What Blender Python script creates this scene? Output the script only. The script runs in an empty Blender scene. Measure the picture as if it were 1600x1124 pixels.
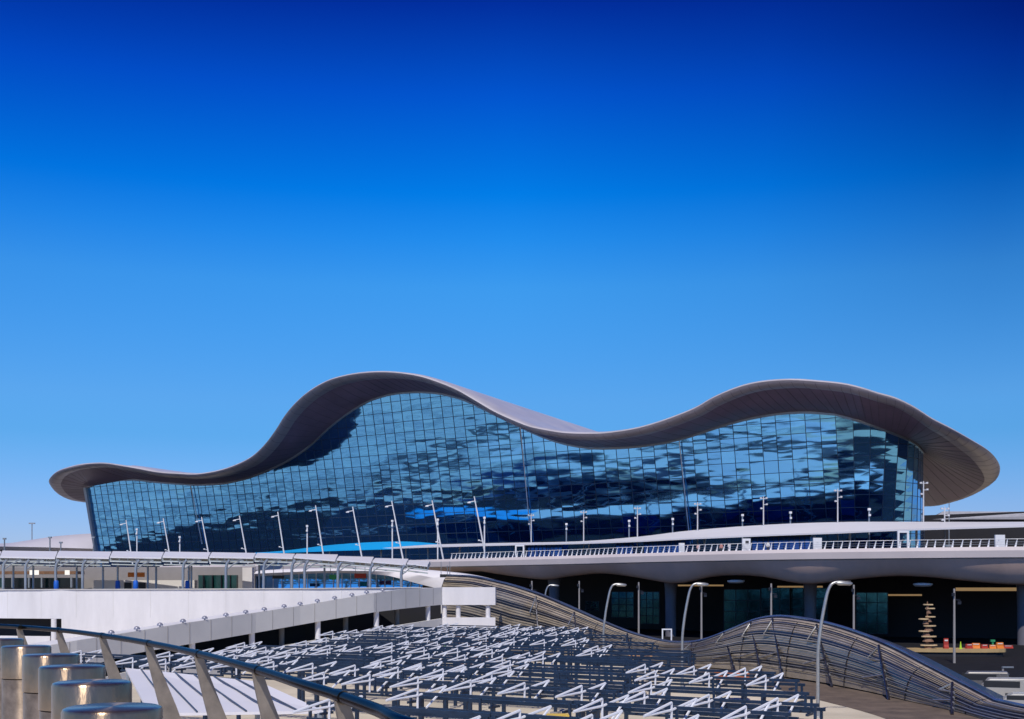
import bpy, math, random
from mathutils import Vector as V
random.seed(7)
R = math.radians
scn = bpy.context.scene
COL = scn.collection

# ---------------------------------------------------------------- camera, sky, sun, exposure
EYE = 9.0                                   # metres above the sunken ground
cam_d = bpy.data.cameras.new('camera'); cam = bpy.data.objects.new('camera', cam_d); COL.objects.link(cam)
cam.location = (0, 0, EYE); cam.rotation_euler = (R(90), 0, 0)
cam_d.sensor_width = 36; cam_d.lens = 40.5; cam_d.shift_y = 357/1600
cam_d.clip_start = 0.1; cam_d.clip_end = 20000
scn.camera = cam

SUN = V((-.14, -.60, .79)).normalized()     # towards the sun
sun_d = bpy.data.lights.new('sun', 'SUN'); sun = bpy.data.objects.new('sun', sun_d); COL.objects.link(sun)
sun_d.energy = 3.6; sun_d.angle = R(.53); sun_d.color = (1, .95, .87)
sun.rotation_euler = SUN.to_track_quat('Z', 'Y').to_euler(); sun.location = (-60, -80, 200)

w = bpy.data.worlds.new('World'); scn.world = w; w.use_nodes = True
nt = w.node_tree; nt.nodes.clear()
def N(t, tree=None, **kw):
    n = (tree or nt).nodes.new(t)
    for k, v in kw.items(): setattr(n, k, v)
    return n
sky = N('ShaderNodeTexSky', sky_type='NISHITA', sun_disc=False)
sky.sun_elevation = math.asin(SUN.z); sky.sun_rotation = -math.atan2(SUN.x, SUN.y); sky.air_density = 1; sky.dust_density = .3; sky.ozone_density = 3
tc = N('ShaderNodeTexCoord'); sep = N('ShaderNodeSeparateXYZ'); nt.links.new(tc.outputs['Generated'], sep.inputs[0])
SKY_RAMP = [(0.0, (.40, .44, .76)), (.066, (.32, .455, .78)), (.127, (.20, .48, .77)), (.158, (.225, .53, .83)), (.252, (.155, .65, 1.05)), (.29, (.06, .60, 1.14)), (.323, (.0025, .52, 1.17)), (.393, (.0033, .28, 1.06)), (.453, (.004, .10, .667)), (.6, (.003, .05, .40)), (1, (.003, .05, .36))]
SKY_SIDE = [(.30, (.70, .70, .86)), (.50, (1, 1, 1)), (.60, (.72, .72, .82)), (.685, (.24, .24, .42))]
ramp = N('ShaderNodeValToRGB'); e = ramp.color_ramp.elements
while len(e) > 1: e.remove(e[-1])
e[0].position = SKY_RAMP[0][0]; e[0].color = (*SKY_RAMP[0][1], 1)
for p_, c_ in SKY_RAMP[1:]:
    q_ = e.new(p_); q_.color = (*c_, 1)
mul = N('ShaderNodeMix', data_type='RGBA', blend_type='MULTIPLY'); mul.inputs[0].default_value = 1
nt.links.new(sep.outputs[2], ramp.inputs[0]); nt.links.new(sky.outputs[0], mul.inputs[6]); nt.links.new(ramp.outputs[0], mul.inputs[7])
rx = N('ShaderNodeValToRGB'); ex = rx.color_ramp.elements; ex[0].position = 0; ex[0].color = (1, 1, 1, 1); ex[1].position = 1; ex[1].color = (.6, .6, .6, 1)   # deeper blue away from the sun
for p_, c_ in SKY_SIDE: q_ = ex.new(p_); q_.color = (*c_, 1)
hx = N('ShaderNodeMath', operation='MULTIPLY_ADD'); hx.inputs[1].default_value = .5; hx.inputs[2].default_value = .5; nt.links.new(sep.outputs[0], hx.inputs[0]); nt.links.new(hx.outputs[0], rx.inputs[0])
hz = N('ShaderNodeMapRange'); hz.inputs[1].default_value = .15; hz.inputs[2].default_value = .42; nt.links.new(sep.outputs[2], hz.inputs[0])
mul2 = N('ShaderNodeMix', data_type='RGBA', blend_type='MULTIPLY'); nt.links.new(hz.outputs[0], mul2.inputs[0]); nt.links.new(mul.outputs[2], mul2.inputs[6]); nt.links.new(rx.outputs[0], mul2.inputs[7])
bg = N('ShaderNodeBackground'); bg.inputs[1].default_value = .15
out = N('ShaderNodeOutputWorld'); nt.links.new(mul2.outputs[2], bg.inputs[0]); nt.links.new(bg.outputs[0], out.inputs[0])
scn.view_settings.view_transform = 'Standard'; scn.view_settings.look = 'None'
scn.view_settings.exposure = 0.0; scn.view_settings.gamma = 1
scn.cycles.max_bounces = 6; scn.cycles.glossy_bounces = 3; scn.cycles.diffuse_bounces = 3; scn.cycles.use_denoising = True

# ---------------------------------------------------------------- materials
MATS = {}
def mat(name, col, rough=.6, metal=0., var=.12, scale=.5, bump=0., bscale=8., streak=None, spec=.5):
    m = bpy.data.materials.new(name); m.use_nodes = True; t = m.node_tree
    b = t.nodes['Principled BSDF']; L = t.links.new
    b.inputs['Roughness'].default_value = rough; b.inputs['Metallic'].default_value = metal
    b.inputs['Specular IOR Level'].default_value = spec
    co = N('ShaderNodeTexCoord', t); src = co.outputs['Object']
    if streak:
        mp = N('ShaderNodeMapping', t); mp.inputs['Scale'].default_value = streak; L(src, mp.inputs[0]); src = mp.outputs[0]
    nz = N('ShaderNodeTexNoise', t); nz.inputs['Scale'].default_value = scale; nz.inputs['Detail'].default_value = 6; nz.inputs['Roughness'].default_value = .65
    L(src, nz.inputs['Vector'])
    rp = N('ShaderNodeValToRGB', t); rp.color_ramp.elements[0].position = .3; rp.color_ramp.elements[1].position = .7
    rp.color_ramp.elements[0].color = (*[c*(1-var) for c in col], 1); rp.color_ramp.elements[1].color = (*[min(1, c*(1+var)) for c in col], 1)
    L(nz.outputs['Fac'], rp.inputs[0]); L(rp.outputs[0], b.inputs['Base Color'])
    mr = N('ShaderNodeMapRange', t); mr.inputs[3].default_value = max(.02, rough-.08); mr.inputs[4].default_value = min(1, rough+.08)
    L(nz.outputs['Fac'], mr.inputs[0]); L(mr.outputs[0], b.inputs['Roughness'])
    if bump:
        n2 = N('ShaderNodeTexNoise', t); n2.inputs['Scale'].default_value = bscale; n2.inputs['Detail'].default_value = 4; L(src, n2.inputs['Vector'])
        bp = N('ShaderNodeBump', t); bp.inputs['Strength'].default_value = bump; bp.inputs['Distance'].default_value = .05
        L(n2.outputs['Fac'], bp.inputs['Height']); L(bp.outputs[0], b.inputs['Normal'])
    MATS[name] = m
    return m
def emis(name, col, s):
    m = mat(name, col); b = m.node_tree.nodes['Principled BSDF']
    b.inputs['Emission Color'].default_value = (*col, 1); b.inputs['Emission Strength'].default_value = s; return m

white_conc = mat('painted_concrete', (.71, .69, .705), .7, var=.10, scale=.3, bump=.15, streak=(1, 1, .25))
white_metal = mat('white_metal', (.80, .80, .82), .35, var=.04)
white_memb = mat('white_canopy_skin', (.72, .70, .73), .5, var=.03, scale=.1)
grey_steel = mat('grey_steel', (.33, .37, .42), .4, .4, var=.1)
slate = mat('slate_steel', (.016, .034, .072), .38, .2, var=.3, scale=2)
brace_w = mat('brace_paint', (.74, .75, .80), .45, var=.08, scale=1.5)
galv = mat('galvanised_steel', (.42, .42, .41), .38, .7, var=.15, scale=1.5)
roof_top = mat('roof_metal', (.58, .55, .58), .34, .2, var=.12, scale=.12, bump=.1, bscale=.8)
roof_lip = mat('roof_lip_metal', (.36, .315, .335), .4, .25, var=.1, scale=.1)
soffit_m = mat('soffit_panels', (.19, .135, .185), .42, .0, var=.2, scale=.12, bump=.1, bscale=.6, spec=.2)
dark_asphalt = mat('darkened_asphalt', (.014, .014, .017), .95, var=.3, scale=.5, spec=.15)  # near-black colour stands in for shade before the deck and deepens glass reflections
asphalt = mat('asphalt', (.045, .045, .05), .85, var=.25, scale=.6, bump=.2)
ground_m = mat('sandy_concrete', (.62, .54, .41), .9, var=.28, scale=.06, bump=.3, bscale=1.5)
plaster = mat('grey_plaster', (.30, .28, .27), .8, var=.08)
cream = mat('cream_panel', (.72, .68, .64), .6, var=.05)
deck_band = mat('deck_band', (.56, .50, .50), .55, var=.08, scale=.08)
deck_under = mat('deck_underside', (.78, .55, .45), .5, var=.12, scale=.15, streak=(1, 1, .4))
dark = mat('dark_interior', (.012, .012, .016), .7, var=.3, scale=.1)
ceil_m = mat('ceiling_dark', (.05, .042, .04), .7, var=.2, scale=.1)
steel_b = mat('brushed_steel', (.46, .325, .205), .30, .92, var=.35, scale=3, streak=(1, 1, .4), bump=.06, bscale=45)
steel_c = mat('worn_steel', (.34, .26, .19), .42, .8, var=.5, scale=5)
for m_ in (steel_b, steel_c):
    b__ = m_.node_tree.nodes['Principled BSDF']; b__.inputs['Anisotropic'].default_value = .85; b__.inputs['Anisotropic Rotation'].default_value = .25
    tg = N('ShaderNodeTangent', m_.node_tree, direction_type='RADIAL', axis='Z'); m_.node_tree.links.new(tg.outputs[0], b__.inputs['Tangent'])
rail_m = mat('polished_rail', (.15, .125, .10), .18, 1., var=.08, scale=2)
rail_m.node_tree.nodes['Principled BSDF'].inputs['Specular Tint'].default_value = (.38, .39, .44, 1)
plate_m = mat('baluster_plate', (.27, .225, .18), .5, .3, var=.25, scale=6)
bronze_gl = mat('bronze_glass', (.40, .33, .245), .22, .12, var=.3, scale=.35, streak=(1, 1, 3))
bronze_dk = mat('bronze_frame', (.035, .035, .045), .35, .5, var=.2)
chrome = mat('strut_steel', (.10, .10, .12), .22, .8, var=.5, scale=2.5)
blue_wrap = mat('blue_wrap', (.01, .12, .55), .5, var=.15)
azure = mat('azure_sky_reflection', (.005, .38, .80), .35, var=.06, scale=.1)  # azure painted on for the sky reflected in the canopy's left end
teal_gl = mat('teal_glass', (.035, .14, .155), .16, .9, var=.5, scale=.4, bump=.6, bscale=.5)
blue_gl = mat('blue_glass', (.02, .15, .58), .06, .5, var=.3, scale=.15)
orange = mat('orange_paint', (.68, .19, .02), .5, var=.1)
red = mat('red_paint', (.38, .035, .02), .5, var=.15)
green = mat('green_paint', (.03, .30, .12), .5, var=.1)
yellow = mat('yellow_paint', (.75, .50, .05), .5, var=.1)
lime = mat('lime_fabric', (.45, .70, .03), .7, var=.1)
brown = mat('brown_wood', (.22, .12, .07), .7, var=.25, scale=2)
black_m = mat('black_plastic', (.02, .02, .022), .5)
rubber = mat('tyre_rubber', (.02, .02, .02), .8)
car_grey = mat('car_paint_grey', (.20, .19, .185), .3, .3)
car_white = mat('car_paint_white', (.42, .40, .37), .25)
gold = mat('gold_trim', (.75, .52, .25), .35, .5, var=.15)
lamp_on = emis('lit_lamp', (1, .95, .85), 1.0)
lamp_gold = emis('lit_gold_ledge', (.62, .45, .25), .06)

# terminal glazing: coated blue glass; every pane sits at a slightly different angle and is a little wavy
def glazing(name, tint, wav=.045, tilt=.05, rough=.04):
    m = bpy.data.materials.new(name); m.use_nodes = True; t = m.node_tree; L = t.links.new
    b = t.nodes['Principled BSDF']; b.inputs['Metallic'].default_value = 1; b.inputs['Roughness'].default_value = rough
    uv = N('ShaderNodeUVMap', t)
    fl = N('ShaderNodeVectorMath', t, operation='FLOOR'); L(uv.outputs[0], fl.inputs[0])
    wn = N('ShaderNodeTexWhiteNoise', t, noise_dimensions='3D'); L(fl.outputs[0], wn.inputs['Vector'])
    s1 = N('ShaderNodeVectorMath', t, operation='SUBTRACT'); L(wn.outputs['Color'], s1.inputs[0]); s1.inputs[1].default_value = (.5, .5, .5)
    k1 = N('ShaderNodeVectorMath', t, operation='SCALE'); L(s1.outputs[0], k1.inputs[0]); k1.inputs['Scale'].default_value = tilt
    off = N('ShaderNodeVectorMath', t, operation='MULTIPLY_ADD'); L(wn.outputs['Color'], off.inputs[0]); off.inputs[1].default_value = (.35, .35, .35); L(uv.outputs[0], off.inputs[2])
    st = N('ShaderNodeVectorMath', t, operation='MULTIPLY'); L(off.outputs[0], st.inputs[0]); st.inputs[1].default_value = (.27, 1.6, 1)
    nz = N('ShaderNodeTexNoise', t); nz.inputs['Scale'].default_value = 1.2; nz.inputs['Detail'].default_value = 1.5; L(st.outputs[0], nz.inputs['Vector'])
    s2 = N('ShaderNodeVectorMath', t, operation='SUBTRACT'); L(nz.outputs['Color'], s2.inputs[0]); s2.inputs[1].default_value = (.5, .5, .5)
    k2 = N('ShaderNodeVectorMath', t, operation='SCALE'); L(s2.outputs[0], k2.inputs[0]); k2.inputs['Scale'].default_value = wav*3
    g = N('ShaderNodeNewGeometry', t)
    a1 = N('ShaderNodeVectorMath', t, operation='ADD'); L(g.outputs['Normal'], a1.inputs[0]); L(k1.outputs[0], a1.inputs[1])
    a2 = N('ShaderNodeVectorMath', t, operation='ADD'); L(a1.outputs[0], a2.inputs[0]); L(k2.outputs[0], a2.inputs[1])
    nn = N('ShaderNodeVectorMath', t, operation='NORMALIZE'); L(a2.outputs[0], nn.inputs[0]); L(nn.outputs[0], b.inputs['Normal'])
    mx = N('ShaderNodeMix', t, data_type='RGBA'); L(wn.outputs['Value'], mx.inputs[0])
    mx.inputs[6].default_value = (*[c*.93 for c in tint], 1); mx.inputs[7].default_value = (*[min(1, c*1.06) for c in tint], 1)
    L(mx.outputs[2], b.inputs['Base Color'])
    df = N('ShaderNodeBsdfDiffuse', t); df.inputs[0].default_value = (0, .06, .42, 1)      # dim blue interior seen through the coating
    ms = N('ShaderNodeMixShader', t); ms.inputs[0].default_value = .10; o_ = t.nodes['Material Output']
    L(b.outputs[0], ms.inputs[1]); L(df.outputs[0], ms.inputs[2]); L(ms.outputs[0], o_.inputs[0])
    return m
facade_gl = glazing('facade_glass', (.20, .60, 1.0), .045, .012, .06)

# ---------------------------------------------------------------- mesh helpers
class MB:
    def __init__(s): s.v = []; s.f = []; s.uv = None
    def add(s, vs, fs):
        o = len(s.v); s.v += [tuple(p) for p in vs]; s.f += [tuple(i+o for i in f) for f in fs]; return s
    def box(s, c, d, rz=0, tilt=None):
        x, y, z = d[0]/2, d[1]/2, d[2]/2; ca, sa = math.cos(rz), math.sin(rz); vs = []
        for k in (-1, 1):
            for a, b in ((-1, -1), (1, -1), (1, 1), (-1, 1)):
                X, Y, Z = a*x, b*y, k*z
                vs.append((c[0]+X*ca-Y*sa, c[1]+X*sa+Y*ca, c[2]+Z))
        return s.add(vs, [(3, 2, 1, 0), (4, 5, 6, 7), (0, 1, 5, 4), (1, 2, 6, 5), (2, 3, 7, 6), (3, 0, 4, 7)])
    def bar(s, a, b, w_, h_=None, up=(0, 0, 1)):
        a = V(a); b = V(b); d = (b-a).normalized(); up = V(up)
        if abs(d.dot(up)) > .98: up = V((0, 1, 0))
        x = d.cross(up).normalized()*w_/2; y = x.normalized().cross(d).normalized()*(h_ or w_)/2
        vs = [a-x-y, a+x-y, a+x+y, a-x+y, b-x-y, b+x-y, b+x+y, b-x+y]
        return s.add(vs, [(3, 2, 1, 0), (4, 5, 6, 7), (0, 1, 5, 4), (1, 2, 6, 5), (2, 3, 7, 6), (3, 0, 4, 7)])
    def tube(s, pts, r, n=8, cap=True):
        pts = [V(p) for p in pts]; rs = r if isinstance(r, (list, tuple)) else [r]*len(pts)
        t0 = (pts[1]-pts[0]).normalized(); x = t0.orthogonal().normalized(); o = len(s.v)
        for i, p in enumerate(pts):
            t = ((pts[min(i+1, len(pts)-1)]-pts[max(i-1, 0)])).normalized()
            x = (x - t*x.dot(t)).normalized(); y = t.cross(x)
            for k in range(n):
                a = 2*math.pi*k/n; s.v.append(tuple(p+(x*math.cos(a)+y*math.sin(a))*rs[i]))
        for i in range(len(pts)-1):
            for k in range(n):
                k2 = (k+1) % n; s.f.append((o+i*n+k, o+i*n+k2, o+(i+1)*n+k2, o+(i+1)*n+k))
        if cap:
            s.f.append(tuple(o+k for k in range(n))[::-1]); s.f.append(tuple(o+(len(pts)-1)*n+k for k in range(n)))
        return s
    def lathe(s, c, prof, n=24):
        o = len(s.v)
        for r_, z in prof:
            for k in range(n):
                a = 2*math.pi*k/n; s.v.append((c[0]+r_*math.cos(a), c[1]+r_*math.sin(a), c[2]+z))
        for i in range(len(prof)-1):
            for k in range(n):
                k2 = (k+1) % n; s.f.append((o+i*n+k, o+i*n+k2, o+(i+1)*n+k2, o+(i+1)*n+k))
        s.f.append(tuple(o+k for k in range(n))[::-1]); s.f.append(tuple(o+(len(prof)-1)*n+k for k in range(n)))
        return s
    def grid(s, rows):
        o = len(s.v); n = len(rows[0])
        for r_ in rows: s.v += [tuple(p) for p in r_]
        for i in range(len(rows)-1):
            for k in range(n-1): s.f.append((o+i*n+k, o+i*n+k+1, o+(i+1)*n+k+1, o+(i+1)*n+k))
        return s
    def prism(s, poly, z0, z1):
        n = len(poly); vs = [(x, y, z0) for x, y in poly]+[(x, y, z1) for x, y in poly]
        return s.add(vs, [tuple(range(n))[::-1], tuple(range(n, 2*n))]+[(i, (i+1) % n, n+(i+1) % n, n+i) for i in range(n)])
    def wall(s, path, z0, z1, th):
        """upright wall along a plan path; z0 / z1 numbers or lists; thickness to the left of the path"""
        n = len(path); P = [V((p[0], p[1])) for p in path]
        zz0 = z0 if isinstance(z0, list) else [z0]*n; zz1 = z1 if isinstance(z1, list) else [z1]*n
        off = []
        for i in range(n):
            d = (P[min(i+1, n-1)]-P[max(i-1, 0)]).normalized(); off.append(V((-d.y, d.x))*th)
        rows = []
        for i in range(n):
            a, b = P[i], P[i]+off[i]
            rows.append([(a.x, a.y, zz0[i]), (a.x, a.y, zz1[i]), (b.x, b.y, zz1[i]), (b.x, b.y, zz0[i]), (a.x, a.y, zz0[i])])
        o = len(s.v); s.grid(rows)
        s.f.append((o, o+1, o+2, o+3)); e_ = o+(n-1)*5; s.f.append((e_+3, e_+2, e_+1, e_))
        return s
    def build(s, name, m, parent=None, smooth=False, uv=None):
        me = bpy.data.meshes.new(name); off = V(parent.location) if parent else V((0, 0, 0))
        p = parent
        while p is not None and p.parent is not None: p = p.parent; off = off + V(p.location)
        me.from_pydata([tuple(V(v)-off) for v in s.v], [], s.f); me.materials.append(m)
        if smooth:
            me.polygons.foreach_set('use_smooth', [True]*len(me.polygons))
            try: me.set_sharp_from_angle(angle=R(smooth if smooth is not True else 45))
            except Exception: pass
        if uv:
            l = me.uv_layers.new(name='UVMap')
            for lp in me.loops: l.data[lp.index].uv = uv[lp.vertex_index]
        me.update()
        o = bpy.data.objects.new(name, me); COL.objects.link(o)
        if parent: o.parent = parent
        return o
def tag(o, label=None, cat=None, group=None, kind=None):
    for k, v in (('label', label), ('category', cat), ('group', group), ('kind', kind)):
        if v: o[k] = v
    return o
def thing(name, label, cat, loc=(0, 0, 0), group=None):
    o = bpy.data.objects.new(name, None); COL.objects.link(o); o.location = loc; o.empty_display_size = .5
    return tag(o, label, cat, group)
def copy_tree(o, parent=None):
    c = o.copy(); COL.objects.link(c)
    if parent: c.parent = parent
    for ch in list(o.children): copy_tree(ch, c)
    return c
F = 1800.0
def at(px, py, s): return V(((px-800)/F*s, s, EYE+(919-py)/F*s))
def xy(px, s): return ((px-800)/F*s, s)
def lerp(a, b, t): return a+(b-a)*t
def interp(x, pts):
    if x <= pts[0][0]: return pts[0][1]
    for (x0, y0), (x1, y1) in zip(pts, pts[1:]):
        if x <= x1: return lerp(y0, y1, (x-x0)/(x1-x0)) if x1 > x0 else y1
    return pts[-1][1]
def catmull(P, n=3):
    P = [V(p) for p in P]; out_ = []
    for i in range(len(P)-1):
        p0, p1, p2, p3 = P[max(i-1, 0)], P[i], P[i+1], P[min(i+2, len(P)-1)]
        for k in range(n):
            t = k/n
            out_.append(.5*((2*p1)+(p2-p0)*t+(2*p0-5*p1+4*p2-p3)*t*t+(3*p1-p0-3*p2+p3)*t**3))
    out_.append(P[-1]); return out_
def resample(P, step):
    out_ = [V(P[0])]; acc = 0
    for a, b in zip(P, P[1:]):
        a = V(a); b = V(b); l = (b-a).length; d = step-acc
        while d <= l:
            out_.append(a.lerp(b, d/l)); d += step
        acc = (acc+l) % step
    return out_

# ---------------------------------------------------------------- ground
MB().add([(-6000, -3000, 0), (6000, -3000, 0), (6000, 9000, 0), (-6000, 9000, 0)], [(0, 1, 2, 3)]).build('ground', ground_m).__setitem__('kind', 'structure')
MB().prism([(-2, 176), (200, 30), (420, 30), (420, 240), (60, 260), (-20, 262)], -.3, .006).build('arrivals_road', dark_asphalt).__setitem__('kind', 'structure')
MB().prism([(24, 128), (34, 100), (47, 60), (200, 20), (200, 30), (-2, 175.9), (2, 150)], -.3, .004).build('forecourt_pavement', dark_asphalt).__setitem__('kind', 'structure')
MB().prism([(-24, 263), (-141, 388), (-235, 470), (-248, 362), (-205, 292), (-62, 206), (-22, 200)], -.3, .005).build('reflection_dark_ground', dark_asphalt).__setitem__('kind', 'structure')  # unseen dark ground, added so the lower glass reflects navy
stripe_m = bpy.data.materials.new('reflection_stripes'); stripe_m.use_nodes = True; _t = stripe_m.node_tree; _b = _t.nodes['Principled BSDF']; _b.inputs['Roughness'].default_value = .85; _b.inputs['Specular IOR Level'].default_value = .2  # stripes invented to show as bands in the glass reflection
_co = N('ShaderNodeTexCoord', _t); _mp = N('ShaderNodeMapping', _t); _mp.inputs['Rotation'].default_value = (0, 0, R(-23)); _mp.inputs['Scale'].default_value = (.075, .008, .05)
_n = N('ShaderNodeTexNoise', _t); _n.inputs['Scale'].default_value = 1.0; _n.inputs['Detail'].default_value = 5; _n.inputs['Roughness'].default_value = .6
_r = N('ShaderNodeValToRGB', _t); _r.color_ramp.interpolation = 'EASE'; _e = _r.color_ramp.elements; _e[0].position = .33; _e[0].color = (.17, .20, .23, 1); _e[1].position = .66; _e[1].color = (.95, .94, .92, 1)
for p_, c_ in ((.42, (.22, .24, .26)), (.47, (.50, .52, .53)), (.55, (.64, .65, .65)), (.60, (.66, .56, .46)), (.63, (.45, .46, .47))): q_ = _e.new(p_); q_.color = (*c_, 1)
_t.links.new(_co.outputs['Object'], _mp.inputs[0]); _t.links.new(_mp.outputs[0], _n.inputs['Vector']); _t.links.new(_n.outputs['Fac'], _r.inputs[0]); _t.links.new(_r.outputs[0], _b.inputs['Base Color'])
MB().prism([(-205.1, 291.9), (-248.1, 362), (-235.1, 470), (-330, 600), (-900, 640), (-1400, -200), (-300, -300), (-120, 60), (-66, 200)], -.3, .0035).build('reflection_pale_ground', stripe_m).__setitem__('kind', 'structure')  # unseen pale striped ground, added for the upper glass to reflect
MB().prism([(-190, 262), (-240, 150), (-700, -150), (-740, -120), (-262, 165), (-205, 282)], -.3, .009).build('reflection_dark_band', asphalt).__setitem__('kind', 'structure')  # unseen dark band, added to cross the glass reflection diagonally

# ---------------------------------------------------------------- terminal building
A = V((70.8, 250)); a_ = V((-.8356, .5493)); b_ = V((.5493, .8356)); LEAN = .2; BASE = 15.0
Ab = A.dot(b_)
def uv_of(p): d = V((p.x, p.y))-A; return d.dot(a_), d.dot(b_)
def world(u, v, z): q = A+a_*u+b_*v; return V((q.x, q.y, z))
def on_glass(px, py):
    dx, dz = (px-800)/F, (919-py)/F; k = dx*b_.x+b_.y
    # s*k - Ab + LEAN*(EYE + s*dz - BASE) = 0
    s = (Ab-LEAN*(EYE-BASE))/(k+LEAN*dz); return at(px, py, s)
def on_rim(px, py):
    dx = (px-800)/F; return at(px, py, (Ab-24)/(dx*b_.x+b_.y))
GT = [(137, 763), (148, 756), (172, 751), (209, 749), (249, 754), (306, 758), (349, 756), (386, 748), (420, 735), (449, 721), (464, 712), (487, 695), (515, 667), (550, 641), (578, 625), (612, 615), (652, 612), (686, 614), (729, 625), (757, 640), (794, 658), (830, 675), (843, 681), (874, 692), (914, 700), (942, 701), (985, 699), (1028, 694), (1056, 688), (1085, 680), (1113, 670), (1156, 657), (1200, 648), (1228, 645), (1265, 643), (1305, 648)]
gl = [on_glass(*p) for p in GT]
gu = sorted((uv_of(p)[0], p.z) for p in gl)
U0, UL = gu[0][0], gu[-1][0]
def gtop(u):                                   # smooth top of the glass
    return sum(interp(u+d, gu)*k for d, k in ((-2.5, .25), (0, .5), (2.5, .25)))
RAD = 13.0
def wrap_pt(th, z):                            # rounded right-hand corner of the glass, th 0..90 degrees
    c = A+a_*U0+b_*RAD; nrm = -b_*math.cos(th)-a_*math.sin(th); t = LEAN*max(0, math.cos(th))**1.5
    q = c+nrm*(RAD+t*(z-BASE)); return V((q.x, q.y, z))
WT = [(1305, 648), (1342, 657), (1382, 672), (1416, 685), (1433, 695), (1442, 706), (1500, 730)]
def wrap_top(th):
    z = gl[-1].z
    for _ in range(6):
        p = wrap_pt(th, z); px = 800+F*p.x/p.y; z = EYE+(919-interp(px, WT))/F*p.y
    return z
term = thing('terminal_building', 'large airport terminal with wavy bronze roof and blue mirrored glass front', 'terminal', (0, 300, 0))
PW, PH = 3.3, 2.7
ncol = round((UL-U0)/PW); cols = []
for i in range(ncol+1):
    u = UL-(UL-U0)*i/ncol; cols.append((u, gtop(u), None))
NW = 11
for k in range(1, NW+1):
    th = R(121)*k/NW; cols.append((U0-RAD*th, wrap_top(min(th, R(103))), th))
def col_pt(c, z):
    u, zt, th = c
    return world(u, -LEAN*(z-BASE), z) if th is None else wrap_pt(th, z)
g = MB(); uvs = []; mull = MB(); Z0 = 10.0
for i in range(len(cols)-1):
    c0, c1 = cols[i], cols[i+1]; nr = 14
    o = len(g.v)
    for k in range(nr+1):
        for c in (c0, c1):
            z = lerp(Z0, c[1], k/nr); p = col_pt(c, z); g.v.append(tuple(p)); uvs.append((-i-(c is c1)*.9999-.00005, (z-Z0)/PH))
    for k in range(nr): g.f.append((o+2*k, o+2*k+1, o+2*k+3, o+2*k+2))
gob = g.build('glass_facade', facade_gl, term, uv=uvs)
frame_m = mat('mullion_metal', (.035, .06, .10), .4, .3)
for i, c in enumerate(cols):
    nseg = 1 if c[2] is None else 4
    for k in range(nseg):
        p0, p1 = col_pt(c, lerp(Z0, c[1], k/nseg)), col_pt(c, lerp(Z0, c[1], (k+1)/nseg)); mull.bar(p0, p1, .09, .2, up=(b_.x, b_.y, 0))
    if i < len(cols)-1:
        d = cols[i+1]; z = Z0+PH
        while z < min(c[1], d[1])+1.2:
            za, zb = min(z, c[1]), min(z, d[1]); mull.bar(col_pt(c, za), col_pt(d, zb), .11, .12); z += PH
mull.build('mullion_grid', frame_m, gob)
cap = MB()
for i in range(len(cols)-1):
    c, d = cols[i], cols[i+1]; cap.bar(col_pt(c, c[1]-.15), col_pt(d, d[1]-.15), .5, .45)
cap.build('head_trim', grey_steel, gob)
for px0, py0, px1, py1 in ((815, 668, 832, 850), (1063, 690, 1080, 850), (300, 758, 318, 850)):   # brighter expansion ribs on the glass
    p0, p1 = on_glass(px0, py0), on_glass(px1, py1); n_ = V((-b_.x, -b_.y, -.2))*.35
    MB().bar(p0+n_*1.6, p1+n_*1.6, .2, .2).build('expansion_rib', white_metal, term)
ec = col_pt(cols[0], cols[0][1]); e0 = col_pt(cols[0], Z0)
MB().bar(e0+V((-.6, 0, 0)), ec+V((-.6, 0, 0)), 1.2, 1.2, up=(b_.x, b_.y, 0)).build('corner_frame', grey_steel, term)
# side and back walls
pl, pr = cols[0], cols[-1]
L0, L1 = world(UL, 0, Z0), world(UL, -LEAN*(pl[1]-BASE), pl[1]); BK = V((b_.x, b_.y, 0))
MB().add([L0, L1, L1+BK*45, L0+BK*45], [(0, 1, 2, 3)]).build('side_wall', plaster, term)
r0, r1 = col_pt(pr, Z0), col_pt(pr, pr[1]); back_r = V((5.2, 26, 0))
MB().add([r0, r1, r1+back_r, r0+back_r], [(0, 1, 2, 3)]).build('side_wall', plaster, term)
MB().add([L0+BK*45, L0+BK*45+V((0, 0, 22)), r0+back_r+V((0, 0, 16)), r0+back_r], [(0, 1, 2, 3)]).build('back_wall', plaster, term)

# roof: front rim traced on its own plane 24 m in front of the glass, swept back along the building's depth
RIM_F = [(192, 727), (221, 732), (249, 737), (278, 739), (306, 740), (335, 736), (363, 728), (392, 714), (414, 694), (432, 670), (446, 648), (464, 627), (487, 608), (515, 593), (544, 585), (572, 581), (601, 580), (629, 582), (658, 587), (686, 596), (715, 608), (743, 624), (772, 641), (800, 654), (828, 665), (857, 671), (885, 675), (928, 676), (957, 674), (999, 667), (1042, 654), (1085, 637), (1113, 621), (1142, 608), (1170, 599), (1200, 594), (1237, 592), (1274, 594), (1314, 598), (1342, 604)]
RIM_L = [(135, 780, 404), (107, 776, 398), (90, 768, 391), (80, 757, 383), (78, 748, 376), (90, 736, 368), (113, 728, 361), (135, 724, 356), (164, 723, 350)]
RIM_R = [(1371, 613, 225), (1399, 621, 225.5), (1428, 635, 226.5), (1456, 653, 228.5), (1485, 668, 231), (1513, 684, 235), (1542, 702, 241), (1556, 717, 247), (1561, 731, 255), (1556, 745, 265), (1536, 759, 278), (1507, 772, 290), (1470, 782, 302), (1446, 784, 310)]
ctl = [at(*p) for p in RIM_L]+[on_rim(*p) for p in RIM_F]+[at(*p) for p in RIM_R]
SUB = 4; rim = catmull(ctl, SUB); nR = len(rim)
iL = (len(RIM_L))*SUB; iR = (len(RIM_L)+len(RIM_F)-1)*SUB
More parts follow.
